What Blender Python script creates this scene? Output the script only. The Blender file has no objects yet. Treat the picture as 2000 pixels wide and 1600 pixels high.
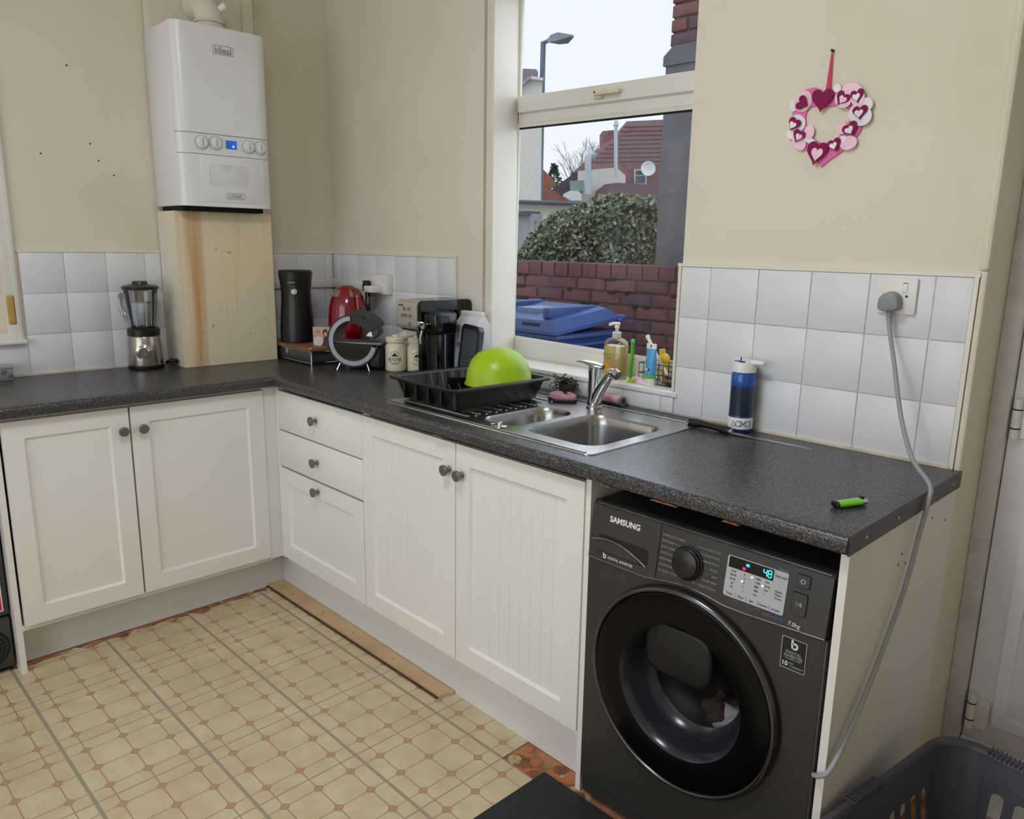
import bpy, bmesh, math, random
from mathutils import Vector, Matrix
random.seed(7)
PI = math.pi
scene = bpy.context.scene
COL = scene.collection

# ------------------------------------------------------------------ camera
CAM = Vector((3.3166, -2.0063, 1.4223)); FPX = 1503.66
YAW, PIT, ROL = 2.3701, -0.2113, 0.0164
_f = Vector((math.cos(PIT)*math.cos(YAW), math.cos(PIT)*math.sin(YAW), math.sin(PIT)))
_r = _f.cross(Vector((0, 0, 1))).normalized(); _u = _r.cross(_f)
_r2 = math.cos(ROL)*_r + math.sin(ROL)*_u; _u2 = -math.sin(ROL)*_r + math.cos(ROL)*_u
cam_d = bpy.data.cameras.new('camera'); cam = bpy.data.objects.new('camera', cam_d); COL.objects.link(cam)
cam.matrix_world = Matrix(((_r2.x, _u2.x, -_f.x, CAM.x), (_r2.y, _u2.y, -_f.y, CAM.y), (_r2.z, _u2.z, -_f.z, CAM.z), (0, 0, 0, 1)))
cam_d.sensor_fit = 'HORIZONTAL'; cam_d.sensor_width = 36.0; cam_d.lens = FPX/2000*36.0
cam_d.clip_start = 0.05; cam_d.clip_end = 200
scene.camera = cam

# ------------------------------------------------------------------ world, lights, exposure
SKY = 0.92; BACK_FILL = 26.0; SIDE_WINDOW = 2.0; CEILING_LAMP = 26.0; KITCHEN_WINDOW = 5.0
w = bpy.data.worlds.new('overcast_sky'); scene.world = w; w.use_nodes = True
bgn = w.node_tree.nodes['Background']; bgn.inputs[0].default_value = (0.90, 0.945, 1.0, 1); bgn.inputs[1].default_value = SKY
scene.view_settings.view_transform = 'Standard'; scene.view_settings.look = 'None'
scene.view_settings.exposure = 0.29; scene.view_settings.gamma = 1.0
scene.view_settings.use_curve_mapping = False
scene.cycles.use_denoising = True
scene.cycles.max_bounces = 6; scene.cycles.diffuse_bounces = 4; scene.cycles.glossy_bounces = 4; scene.cycles.transparent_max_bounces = 12
scene.cycles.use_adaptive_sampling = True; scene.cycles.adaptive_threshold = 0.03
scene.cycles.caustics_reflective = False; scene.cycles.caustics_refractive = False
scene.cycles.sample_clamp_indirect = 8.0

def area_light(name, loc, target, sx, sy, power, col):
    d = bpy.data.lights.new(name, 'AREA'); d.shape = 'RECTANGLE'; d.size = sx; d.size_y = sy
    d.energy = power; d.color = col
    o = bpy.data.objects.new(name, d); COL.objects.link(o); o.location = loc
    o.rotation_euler = (Vector(target) - Vector(loc)).to_track_quat('-Z', 'Y').to_euler()
    return o
# fill lamp added at the unseen rear wall; daylight by blind-covered side window, kitchen window
area_light('rear_fill_light', (2.2, -4.15, 1.6), (2.2, 0, 1.3), 2.9, 1.9, BACK_FILL, (0.90, 0.95, 1.0))
area_light('daylight_side_window', (0.05, -2.05, 1.62), (3, -2.05, 1.3), 0.8, 1.0, SIDE_WINDOW, (1.0, 0.98, 0.95))
area_light('daylight_kitchen_window', (1.555, 0.42, 1.72), (1.75, -3, 0.5), 0.85, 1.3, KITCHEN_WINDOW, (0.86, 0.92, 1.0))

# ------------------------------------------------------------------ helpers
def lin(c):
    c = c/255.0
    return c/12.92 if c <= 0.04045 else ((c+0.055)/1.055)**2.4
def rgb(*c): return (lin(c[0]), lin(c[1]), lin(c[2]), 1.0)

MATS = {}
def mat(name, col, rough=0.5, metal=0.0, var=0.05, scale=18.0, bump=0.0, bscale=None, coat=0.0, trans=0.0, emit=0.0, col2=None, ior=1.5, spec=0.5):
    """procedural material: noise modulated colour (and relief)"""
    if name in MATS: return MATS[name]
    m = bpy.data.materials.new(name); m.use_nodes = True; MATS[name] = m
    n = m.node_tree.nodes; l = m.node_tree.links
    b = n['Principled BSDF']; b.inputs['Roughness'].default_value = rough; b.inputs['Metallic'].default_value = metal
    b.inputs['IOR'].default_value = ior; b.inputs['Specular IOR Level'].default_value = spec
    if coat: b.inputs['Coat Weight'].default_value = coat; b.inputs['Coat Roughness'].default_value = 0.08
    if trans: b.inputs['Transmission Weight'].default_value = trans
    tc = n.new('ShaderNodeTexCoord'); no = n.new('ShaderNodeTexNoise'); no.inputs['Scale'].default_value = scale; no.inputs['Detail'].default_value = 5
    l.new(tc.outputs['Object'], no.inputs['Vector'])
    mx = n.new('ShaderNodeMix'); mx.data_type = 'RGBA'
    c1 = rgb(*col)
    c2 = rgb(*col2) if col2 else tuple(max(0, x*(1-var*3)) for x in c1[:3]) + (1,)
    mx.inputs['A'].default_value = c1; mx.inputs['B'].default_value = c2
    rp = n.new('ShaderNodeValToRGB'); rp.color_ramp.elements[0].position = 0.42; rp.color_ramp.elements[1].position = 0.72
    l.new(no.outputs['Fac'], rp.inputs['Fac']); l.new(rp.outputs['Color'], mx.inputs['Factor'])
    l.new(mx.outputs['Result'], b.inputs['Base Color'])
    if emit:
        l.new(mx.outputs['Result'], b.inputs['Emission Color']); b.inputs['Emission Strength'].default_value = emit
    if bump:
        nb = n.new('ShaderNodeTexNoise'); nb.inputs['Scale'].default_value = bscale or scale*3; nb.inputs['Detail'].default_value = 6
        l.new(tc.outputs['Object'], nb.inputs['Vector'])
        bp = n.new('ShaderNodeBump'); bp.inputs['Strength'].default_value = bump; bp.inputs['Distance'].default_value = 0.01
        l.new(nb.outputs['Fac'], bp.inputs['Height']); l.new(bp.outputs['Normal'], b.inputs['Normal'])
    return m

class MB:
    """collects shapes; build() links them as one mesh object"""
    def __init__(s, M=None): s.v = []; s.f = []; s.M = M or Matrix.Identity(4)
    def add(s, vs, fs):
        k = len(s.v); s.v += [s.M @ Vector(v) for v in vs]; s.f += [tuple(k+i for i in f) for f in fs]; return s
    def box(s, x0, x1, y0, y1, z0, z1):
        return s.add([(x0,y0,z0),(x1,y0,z0),(x1,y1,z0),(x0,y1,z0),(x0,y0,z1),(x1,y0,z1),(x1,y1,z1),(x0,y1,z1)],
                     [(0,3,2,1),(4,5,6,7),(0,1,5,4),(1,2,6,5),(2,3,7,6),(3,0,4,7)])
    def bm(s, bm):
        bm.verts.index_update(); s.add([tuple(v.co) for v in bm.verts], [[v.index for v in f.verts] for f in bm.faces]); bm.free(); return s
    def rbox(s, x0, x1, y0, y1, z0, z1, r=0.004, seg=2):
        bm = bmesh.new(); bmesh.ops.create_cube(bm, size=1)
        for v in bm.verts: v.co = Vector(((x0+x1)/2+v.co.x*(x1-x0), (y0+y1)/2+v.co.y*(y1-y0), (z0+z1)/2+v.co.z*(z1-z0)))
        bmesh.ops.bevel(bm, geom=bm.edges[:], offset=min(r, .49*min(x1-x0, y1-y0, z1-z0)), segments=seg, profile=.5, affect='EDGES')
        return s.bm(bm)
    def ring_loft(s, rings, cap0=True, cap1=True, closed=False):
        n = len(rings[0]); k = []
        vs = [p for r in rings for p in r]; fs = []
        R = len(rings)
        for i in range(R if closed else R-1):
            a = i*n; b = ((i+1) % R)*n
            for j in range(n): fs.append((a+j, a+(j+1) % n, b+(j+1) % n, b+j))
        if cap0 and not closed: fs.append(tuple(reversed(range(n))))
        if cap1 and not closed: fs.append(tuple((R-1)*n+j for j in range(n)))
        return s.add(vs, fs)
    def lathe(s, prof, c=(0,0,0), n=32, cap0=True, cap1=True, sx=1.0, sy=1.0):
        rings = [[(c[0]+r*sx*math.cos(2*PI*j/n), c[1]+r*sy*math.sin(2*PI*j/n), c[2]+z) for j in range(n)] for r, z in prof]
        return s.ring_loft(rings, cap0, cap1)
    def cyl(s, a, b, r, r2=None, n=20):
        a = Vector(a); b = Vector(b); d = (b-a).normalized(); r2 = r if r2 is None else r2
        x = d.orthogonal().normalized(); y = d.cross(x)
        return s.ring_loft([[tuple(a+(x*math.cos(2*PI*j/n)+y*math.sin(2*PI*j/n))*r) for j in range(n)],
                            [tuple(b+(x*math.cos(2*PI*j/n)+y*math.sin(2*PI*j/n))*r2) for j in range(n)]])
    def tube(s, pts, r, n=10, closed=False, rs=None):
        pts = [Vector(p) for p in pts]; N = len(pts); rings = []; up = None
        for i, p in enumerate(pts):
            if closed: t = (pts[(i+1) % N]-pts[i-1]).normalized()
            else: t = (pts[min(i+1, N-1)]-pts[max(i-1, 0)]).normalized()
            if up is None: up = t.orthogonal().normalized()
            up = (up - t*up.dot(t)).normalized(); sd = t.cross(up); rr = rs[i] if rs else r
            rings.append([tuple(p+(up*math.cos(2*PI*j/n)+sd*math.sin(2*PI*j/n))*rr) for j in range(n)])
        return s.ring_loft(rings, closed=closed)
    def prism(s, poly, h0, h1, fr):
        """poly: 2D points; fr(a,b,h) -> 3D"""
        n = len(poly)
        vs = [fr(a, b, h0) for a, b in poly] + [fr(a, b, h1) for a, b in poly]
        fs = [tuple(reversed(range(n))), tuple(range(n, 2*n))] + [(i, (i+1) % n, n+(i+1) % n, n+i) for i in range(n)]
        return s.add(vs, fs)
    def plate(s, loops, h0, h1, fr):
        """flat plate bounded by the first loop, with the other loops as holes"""
        bm = bmesh.new(); es = []
        for lp in loops:
            vv = [bm.verts.new((a, b, 0)) for a, b in lp]
            es += [bm.edges.new((vv[i], vv[(i+1) % len(vv)])) for i in range(len(vv))]
        bmesh.ops.triangle_fill(bm, use_beauty=True, edges=es)
        bm.verts.index_update()
        P = [(v.co.x, v.co.y) for v in bm.verts]; F = [[v.index for v in f.verts] for f in bm.faces]; bm.free()
        n = len(P)
        s.add([fr(a, b, h0) for a, b in P]+[fr(a, b, h1) for a, b in P], [tuple(reversed(f)) for f in F]+[tuple(n+i for i in f) for f in F])
        k = 0
        for lp in loops:
            m = len(lp); s.add([fr(a, b, h0) for a, b in lp]+[fr(a, b, h1) for a, b in lp], [(i, (i+1) % m, m+(i+1) % m, m+i) for i in range(m)]); k += m
        return s
    def ball(s, c, rx, ry=None, rz=None, n=20, m=12):
        ry = rx if ry is None else ry; rz = rx if rz is None else rz
        rings = [[(c[0]+rx*math.sin(PI*i/m)*math.cos(2*PI*j/n), c[1]+ry*math.sin(PI*i/m)*math.sin(2*PI*j/n), c[2]-rz*math.cos(PI*i/m)) for j in range(n)] for i in range(1, m)]
        return s.ring_loft(rings)
    def mesh(s, name, material, smooth=35):
        me = bpy.data.meshes.new(name); me.from_pydata([tuple(v) for v in s.v], [], s.f); me.validate()
        bm = bmesh.new(); bm.from_mesh(me); bmesh.ops.recalc_face_normals(bm, faces=bm.faces[:]); bm.to_mesh(me); bm.free()
        if smooth:
            for p in me.polygons: p.use_smooth = True
            me.set_sharp_from_angle(angle=math.radians(smooth))
        me.materials.append(material); return me
    def build(s, name, material, parent=None, smooth=35, world=True, label=None):
        """world=True: coordinates are world ones, re-based on an unrotated parent's origin"""
        if parent is not None and world:
            o_ = wloc(parent); s.v = [v - o_ for v in s.v]
        o = bpy.data.objects.new(name, s.mesh(name, material, smooth)); COL.objects.link(o)
        if parent is not None: o.parent = parent
        if label: o['label'] = label
        return o
def wloc(o):
    v = Vector(o.location)
    while o.parent: o = o.parent; v = v + Vector(o.location)
    return v

def tag(o, label, cat, group=None):
    o['label'] = label; o['category'] = cat
    if group: o['group'] = group
    return o
def thing(name, label, cat, loc=(0,0,0), rotz=0, group=None):
    o = bpy.data.objects.new(name, None); COL.objects.link(o); o.location = loc; o.rotation_euler = (0, 0, rotz); o.empty_display_size = .05
    return tag(o, label, cat, group)
def struct(o, label=None):
    o['kind'] = 'structure'
    if label: o['label'] = label
    return o
def sempty(name, loc, label=None):
    o = bpy.data.objects.new(name, None); COL.objects.link(o); o.location = loc; return struct(o, label)
def share(name, me, loc, parent, rot=(0,0,0), scale=(1,1,1)):
    o = bpy.data.objects.new(name, me); COL.objects.link(o); o.location = loc; o.rotation_euler = rot; o.scale = scale
    if parent: o.parent = parent
    return o
def text(name, body, material, parent, loc, rot, size, ext=0.0004, align='CENTER', space=1.0, label=None, sx=1.0, bold=0.0):
    c = bpy.data.curves.new(name, 'FONT'); c.body = body; c.size = size; c.extrude = ext; c.align_x = align; c.align_y = 'CENTER'; c.space_character = space; c.resolution_u = 3; c.offset = bold
    t = bpy.data.objects.new(name+'_tmp', c); COL.objects.link(t)
    bpy.context.view_layer.update()
    me = bpy.data.meshes.new_from_object(t.evaluated_get(bpy.context.evaluated_depsgraph_get()))
    bpy.data.objects.remove(t); me.materials.clear(); me.materials.append(material); me.name = name
    o = bpy.data.objects.new(name, me); COL.objects.link(o); o.location = loc; o.rotation_euler = rot; o.scale = (sx, 1, 1); o.parent = parent
    if label: o['label'] = label
    return o
def rrect(x0, x1, y0, y1, r, n=5):
    out = []
    for cx, cy, a in ((x1-r, y1-r, 0), (x0+r, y1-r, 90), (x0+r, y0+r, 180), (x1-r, y0+r, 270)):
        for i in range(n+1):
            t = math.radians(a+90*i/n); out.append((cx+r*math.cos(t), cy+r*math.sin(t)))
    return out
XY = lambda a, b, h: (a, b, h)
XZ = lambda a, b, h: (a, h, b)      # polygon in x,z; h along y
YZ = lambda a, b, h: (h, a, b)      # polygon in y,z; h along x
def bez(pts, n=8):
    """smooth Catmull-Rom path"""
    P = [Vector(p) for p in pts]; P = [2*P[0]-P[1]] + P + [2*P[-1]-P[-2]]; out = []
    for i in range(1, len(P)-2):
        for k in range(n):
            t = k/n; a, b, c, d = P[i-1], P[i], P[i+1], P[i+2]
            out.append(0.5*((2*b)+(c-a)*t+(2*a-5*b+4*c-d)*t*t+(3*b-a-3*c+d)*t**3))
    out.append(P[-2]); return out
def copy_tree(o, parent=None):
    c = o.copy(); COL.objects.link(c); c.parent = parent
    for ch in [x for x in COL.objects if x.parent == o]: copy_tree(ch, c)
    return c

# ------------------------------------------------------------------ materials
CREAM = mat('cream_wall_paint', (223, 215, 197), .75, var=.02, scale=3, bump=.06, bscale=60, col2=(217, 208, 188))
OFFWHITE = mat('off_white_gloss_paint', (222, 216, 204), .35, var=.02, scale=6)
UPVC = mat('white_window_plastic', (222, 219, 210), .3, var=.015, scale=5)
CEIL = mat('white_ceiling_paint', (235, 233, 226), .8, var=.01, scale=4)
TILE = mat('white_glazed_tile', (222, 224, 228), .34, var=.008, scale=4, spec=.5)
GROUT = mat('pale_grout', (212, 210, 202), .8, var=.08, scale=30)
CAB = mat('cream_white_cabinet_foil', (228, 227, 221), .38, var=.008, scale=3)
PLINTH = mat('white_plinth_board', (222, 221, 219), .45, var=.02, scale=6)
BLACKP = mat('black_plastic', (17, 17, 18), .35, var=.1, scale=20)
BLACKG = mat('gloss_black_plastic', (9, 9, 10), .12, var=.1, scale=20, spec=.5)
DARKG = mat('dark_grey_plastic', (52, 53, 56), .45, var=.06, scale=20)
GREYP = mat('mid_grey_plastic', (140, 143, 148), .45, var=.03)
WHITEP = mat('white_plastic', (232, 232, 230), .35, var=.015)
CHROME = mat('chrome', (205, 207, 210), .12, 1.0, var=.03)
STEEL = mat('brushed_stainless_steel', (178, 176, 172), .30, 1.0, var=.05, scale=60)
SSINK = mat('sink_stainless_steel', (172, 172, 172), .26, 1.0, var=.05, scale=40)
PEWTER = mat('pewter_knob_metal', (122, 122, 125), .34, .65, var=.08)
GAP = mat('dark_gap', (14, 13, 12), .9)
WMBODY = mat('graphite_enamel', (62, 60, 58), .42, .35, var=.03, scale=10)
WMPANEL = mat('graphite_panel', (64, 63, 63), .38, .35, var=.03, scale=10)
PRINTW = mat('white_print', (225, 226, 228), .5, emit=0)
PRINTG = mat('grey_print', (150, 152, 155), .5)
INK = mat('dark_ink', (40, 40, 44), .6)
TERRA = mat('terracotta', (176, 92, 48), .7, var=.12, scale=40, bump=.2)

def worktop_material():
    m = bpy.data.materials.new('speckled_charcoal_laminate'); m.use_nodes = True; n = m.node_tree.nodes; l = m.node_tree.links
    b = n['Principled BSDF']; b.inputs['Roughness'].default_value = .34
    tc = n.new('ShaderNodeTexCoord'); a = n.new('ShaderNodeTexNoise'); a.inputs['Scale'].default_value = 330; a.inputs['Detail'].default_value = 3; a.inputs['Roughness'].default_value = .7
    l.new(tc.outputs['Object'], a.inputs['Vector'])
    r = n.new('ShaderNodeValToRGB'); e = r.color_ramp.elements
    e[0].position = .40; e[0].color = rgb(18, 18, 19); e[1].position = .66; e[1].color = rgb(132, 132, 136)
    x = e.new(.52); x.color = rgb(50, 50, 53)
    l.new(a.outputs['Fac'], r.inputs['Fac']); l.new(r.outputs['Color'], b.inputs['Base Color'])
    bp = n.new('ShaderNodeBump'); bp.inputs['Strength'].default_value = .12; bp.inputs['Distance'].default_value = .002
    l.new(a.outputs['Fac'], bp.inputs['Height']); l.new(bp.outputs['Normal'], b.inputs['Normal'])
    return m
WORK = worktop_material()

def vinyl_material(pitch):
    """printed octagon-and-diamond pattern, three by three to a tile, tile centre at the object's origin"""
    m = bpy.data.materials.new('printed_vinyl'); m.use_nodes = True; n = m.node_tree.nodes; l = m.node_tree.links
    b = n['Principled BSDF']; b.inputs['Roughness'].default_value = .42
    tc = n.new('ShaderNodeTexCoord'); sp = n.new('ShaderNodeSeparateXYZ'); l.new(tc.outputs['Object'], sp.inputs[0])
    def mt(op, *a):
        k = n.new('ShaderNodeMath'); k.operation = op
        for i, v in enumerate(a):
            if isinstance(v, (int, float)): k.inputs[i].default_value = v
            else: l.new(v, k.inputs[i])
        return k.outputs[0]
    cell = pitch/3
    def near(c):   # distance to the nearest line through the diamonds
        return mt('ABSOLUTE', mt('SUBTRACT', mt('FLOORED_MODULO', mt('ADD', c, cell/2), cell), cell/2))
    dx = near(sp.outputs[0]); dy = near(sp.outputs[1])
    dia = mt('LESS_THAN', mt('ADD', dx, dy), .0135)
    cham = mt('LESS_THAN', mt('ADD', dx, dy), .0165)
    line = mt('LESS_THAN', mt('MINIMUM', dx, dy), .0015)
    # tile border
    bx = mt('GREATER_THAN', mt('ABSOLUTE', sp.outputs[0]), pitch/2-.0024)
    by = mt('GREATER_THAN', mt('ABSOLUTE', sp.outputs[1]), pitch/2-.0050)
    brd = mt('MAXIMUM', bx, by)
    oi = n.new('ShaderNodeObjectInfo')
    no = n.new('ShaderNodeTexNoise'); no.inputs['Scale'].default_value = 14; no.inputs['Detail'].default_value = 6
    ge = n.new('ShaderNodeNewGeometry'); l.new(ge.outputs['Position'], no.inputs['Vector'])
    rp = n.new('ShaderNodeValToRGB'); rp.color_ramp.elements[0].position = .35; rp.color_ramp.elements[0].color = rgb(210, 196, 164)
    rp.color_ramp.elements[1].position = .7; rp.color_ramp.elements[1].color = rgb(196, 178, 142)
    l.new(no.outputs['Fac'], rp.inputs['Fac'])
    def mix(fac, a, c):
        k = n.new('ShaderNodeMix'); k.data_type = 'RGBA'; l.new(fac, k.inputs['Factor']); l.new(a, k.inputs['A'])
        if isinstance(c, tuple): k.inputs['B'].default_value = c
        else: l.new(c, k.inputs['B'])
        return k.outputs['Result']
    n2 = n.new('ShaderNodeTexNoise'); n2.inputs['Scale'].default_value = 2.3; n2.inputs['Detail'].default_value = 3; l.new(ge.outputs['Position'], n2.inputs['Vector'])
    r2 = n.new('ShaderNodeValToRGB'); r2.color_ramp.elements[0].position = .45; r2.color_ramp.elements[1].position = .75
    r2.color_ramp.elements[1].color = (.5, .5, .5, 1); l.new(n2.outputs['Fac'], r2.inputs['Fac'])
    c = mix(r2.outputs['Color'], rp.outputs['Color'], rgb(182, 162, 126))
    c = mix(line, c, rgb(152, 134, 104)); c = mix(cham, c, rgb(154, 132, 102)); c = mix(dia, c, rgb(182, 144, 116)); c = mix(brd, c, rgb(156, 146, 124))
    l.new(c, b.inputs['Base Color'])
    return m

# ------------------------------------------------------------------ room shell
X1, Y0, ZC = 5.2, -4.2, 2.62
WY = 0.008; WX = -0.008          # painted wall faces; tile faces stand at 0
GXW = 0.25
floor = struct(MB().box(-.3, X1+.2, Y0-.2, .26, -.08, -.003).build('floor', mat('old_adhesive_subfloor', (176, 124, 88), .9, var=.15, scale=22, bump=.08, col2=(122, 82, 60)), smooth=0), 'old subfloor under the beige vinyl')
ceiling = struct(MB().box(-.3, X1+.2, Y0-.2, .26, ZC, ZC+.1).build('ceiling', CEIL, smooth=0))
# left wall (boiler wall) with the side window opening
LW0, LW1, LZ0, LZ1 = -2.5, -1.335, 1.045, 2.25
m = MB(); m.box(-.3, WX, LW1, .26, -.05, ZC); m.box(-.3, WX, Y0-.2, LW0, -.05, ZC); m.box(-.3, WX, LW0, LW1, -.05, LZ0); m.box(-.3, WX, LW0, LW1, LZ1, ZC)
wall_left = struct(m.build('wall_left', CREAM, smooth=0))
# window wall: inner leaf with narrower opening, outer leaf behind
WXA, WXB, WZA, WZB = 1.10, 1.975, .965, 2.42
DX0, DX1, DZ = 2.79, 3.62, 2.1
m = MB()
m.box(WX, WXA, WY, .15, -.05, ZC); m.box(WXB, DX0, WY, .15, -.05, ZC); m.box(WXA, WXB, WY, .15, -.05, WZA); m.box(WXA, WXB, WY, .15, WZB, ZC)
m.box(DX0, DX1, WY, .26, DZ, ZC); m.box(DX1, X1+.2, WY, .26, -.05, ZC)
m.box(WX, WXA-.13, .15, .26, -.05, ZC); m.box(WXB+.06, DX0, .15, .26, -.05, ZC); m.box(WXA-.13, WXB+.06, .15, .26, -.05, WZA-.02); m.box(WXA-.13, WXB+.06, .15, .26, WZB+.04, ZC)
wall_right = struct(m.build('wall_right', CREAM, smooth=0))
m = MB(); BW = (.7, 3.7, .6, 2.5)  # opening added in the unseen wall to let sky light in
m.box(-.3, BW[0], Y0-.2, Y0, -.05, ZC); m.box(BW[1], X1+.2, Y0-.2, Y0, -.05, ZC); m.box(BW[0], BW[1], Y0-.2, Y0, -.05, BW[2]); m.box(BW[0], BW[1], Y0-.2, Y0, BW[3], ZC)
struct(m.build('wall_back', CREAM, smooth=0))
struct(MB().box(X1, X1+.2, Y0-.2, .26, -.05, ZC).build('wall_far', CREAM, smooth=0))

# ---- vinyl tiles on the floor
PITCH = .2945; TH = .011; OX, OY = 1.046, -.682
VIN = vinyl_material(PITCH)
def clip(poly, nx, ny, d):          # keep nx*x+ny*y <= d
    out = []
    for i in range(len(poly)):
        a, b = poly[i], poly[(i+1) % len(poly)]; da = nx*a[0]+ny*a[1]-d; db = nx*b[0]+ny*b[1]-d
        if da <= 0: out.append(a)
        if da*db < 0: t = da/(da-db); out.append((a[0]+(b[0]-a[0])*t, a[1]+(b[1]-a[1])*t))
    return out
ct, st = math.cos(TH), math.sin(TH)
full_me = None
hp = PITCH/2-.00004
def wpos(i, j, lx=0, ly=0):
    cx, cy = (i+.5)*PITCH+lx, -(j+.5)*PITCH+ly
    return (OX+cx*ct-cy*st, OY+cx*st+cy*ct)
for i in range(-3, 11):
    for j in range(-1, 10):
        if (i, j) == (3, -1): continue
        cx, cy = wpos(i, j)
        if cx > X1 or cy < Y0: continue
        if j == -1 and i > 3: continue
        sq = [wpos(i, j, a*hp, b*hp) for a, b in ((-1,-1),(1,-1),(1,1),(-1,1))]
        if i == -3 and cy > -1.55: continue
        pl = clip(sq, 0, 1, -.5665); pl = clip(pl, -1, 0, -.452) if pl else pl
        ragged = i == -2
        if len(pl) < 3: continue
        if len(pl) == 4 and pl == sq and not (ragged and cy > -1.6):
            if full_me is None:
                full_me = MB().box(-hp, hp, -hp, hp, -.003, 0).mesh('vinyl_tile', VIN, 0)
            share('vinyl_tile', full_me, (cx, cy, 0), floor, (0, 0, TH)); continue
        loc = []
        if ragged and cy > -1.6:      # torn edge along the left plinth
            xs = [p for p in pl if p[0] > .5]
            if len(xs) < 2: continue
            ya = min(p[1] for p in pl if p[0] < .5); yb = max(p[1] for p in pl if p[0] < .5)
            xs = sorted(xs, key=lambda p: p[1]); k = 9
            tear = [(.462+.032*random.random()+(.02 if q % 3 else 0), yb+(ya-yb)*q/k) for q in range(k+1)]
            pl = [(x_, y_) for x_, y_ in xs] + tear
        for (x_, y_) in pl:
            dx, dy = x_-cx, y_-cy; loc.append((dx*ct+dy*st, -dx*st+dy*ct))
        o = MB().plate([loc], -.003, 0, XY).build('vinyl_tile', VIN, None, 0)
        o.location = (cx, cy, 0); o.rotation_euler = (0, 0, TH); o.parent = floor
# exposed patch of old quarry tiles where one vinyl tile is missing
patch_cols = [mat('quarry_tile_orange', (182, 112, 68), .6, var=.12, scale=30), mat('quarry_tile_brown', (140, 84, 58), .7, var=.15, scale=30), mat('adhesive_crumb', (196, 168, 128), .85, var=.2, scale=60, bump=.5)]
rnd = random.Random(3)
for q in range(26):
    x_ = 1.95+.24*rnd.random(); y_ = -.672+.10*rnd.random(); r_ = .012+.024*rnd.random(); k = rnd.choice((5, 6, 6, 7)); a0 = rnd.random()*6
    poly = [(x_+r_*(.75+.4*rnd.random())*math.cos(a0+2*PI*t/k), y_+r_*(.75+.4*rnd.random())*math.sin(a0+2*PI*t/k)) for t in range(k)]
    MB().prism(poly, -.004, -.0025+.002*rnd.random(), XY).build('quarry_tile_shard', patch_cols[q % 3], floor, 0)
# crumbs of torn vinyl backing along the left plinth
for q in range(34):
    y_ = -1.5+.85*rnd.random(); x_ = .462+.03*rnd.random(); r_ = .004+.012*rnd.random()
    poly = [(x_+r_*.7*math.cos(2*PI*t/5+q), y_+r_*1.6*math.sin(2*PI*t/5+q)) for t in range(5)]
    MB().prism(poly, -.004, -.001+.002*rnd.random(), XY).build('torn_backing', patch_cols[q % 3], floor, 0)

# ---- wall tiles
Z0 = .912; ROW = .152
def tile_group(parent, plane, us, rows, name='wall_tile', skip=()):
    """plane 'x': tiles on the left wall (u = y); plane 'y': on the window wall (u = x)"""
    g = .0011
    for i in range(len(us)-1):
        for r, (za, zb) in enumerate(rows):
            if (i, r) in skip: continue
            a, b = us[i]+g, us[i+1]-g; c, d = za+g, zb-g
            m = MB(); th = .0085; j = rnd.uniform(-.0006, .0006)
            if plane == 'y': m.rbox(a, b, 0+j, WY, c, d, .0016, 2)
            else: m.rbox(WX, 0-j, a, b, c, d, .0016, 2)
            m.build(name, TILE, parent, 40)
ROWS = [(.912, 1.062), (1.062, 1.214), (1.214, 1.366)]
def grout(parent, plane, a, b, z0, z1):
    m = MB()
    if plane == 'y': m.box(a, b, .003, WY+.001, z0, z1)
    else: m.box(WX-.001, -.003, a, b, z0, z1)
    m.build('grout', GROUT, parent, 0)
PL = .1475
tile_group(wall_left, 'x', [-1.311, -1.164, -1.016, -.869, -.806], ROWS); grout(wall_left, 'x', -1.311, -.806, .905, 1.368)
tile_group(wall_left, 'x', [-1.606, -1.4585, -1.311], [(.912, 1.045)]); grout(wall_left, 'x', -1.61, -1.311, .905, 1.045)
tile_group(wall_left, 'x', [-.42, -.34, -.1923, -.0448, -.002], ROWS); grout(wall_left, 'x', -.42, 0, .905, 1.368)
tile_group(wall_right, 'y', [.002, .065, .2127, .360, .5077, .655, .803, .912], ROWS); grout(wall_right, 'y', 0, .915, .905, 1.368)
tile_group(wall_right, 'y', [1.977, 2.0789, 2.2309, 2.3829, 2.5349, 2.6869, 2.768], ROWS); grout(wall_right, 'y', 1.975, 2.772, .905, 1.368)
tile_group(wall_right, 'y', [.92, 1.015, 1.167, 1.319, 1.471, 1.623, 1.775, 1.927, 1.975], [(.912, .963)]); grout(wall_right, 'y', .92, 1.976, .905, .964)
TRIMW = mat('white_tile_trim', (226, 223, 210), .4, var=.02)
def trim(n, m, material=TRIMW, label=None): return struct(m.build('trim_%d' % n, material, smooth=0), label)
trim(1, MB().box(WX, .003, -1.315, -.806, 1.366, 1.375).box(WX, .003, -.42, .0, 1.366, 1.375))
trim(2, MB().box(0, .925, -.003, WY, 1.366, 1.375).box(.913, .925, -.003, WY, .965, 1.366))
trim(3, MB().box(1.965, 2.78, -.003, WY, 1.366, 1.375).box(2.768, 2.778, -.003, WY, .91, 1.366))
trim(8, MB().box(1.968, 1.977, -.003, WY, .965, 1.366))
# caulk line of old yellowed sealant along worktop and wall
trim(4, MB().box(.0, .006, -1.7, -.81, .909, .917).box(2.08, 2.77, -.007, .0, .909, .916), mat('yellowed_sealant', (216, 208, 182), .6, var=.12, scale=14))
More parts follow.
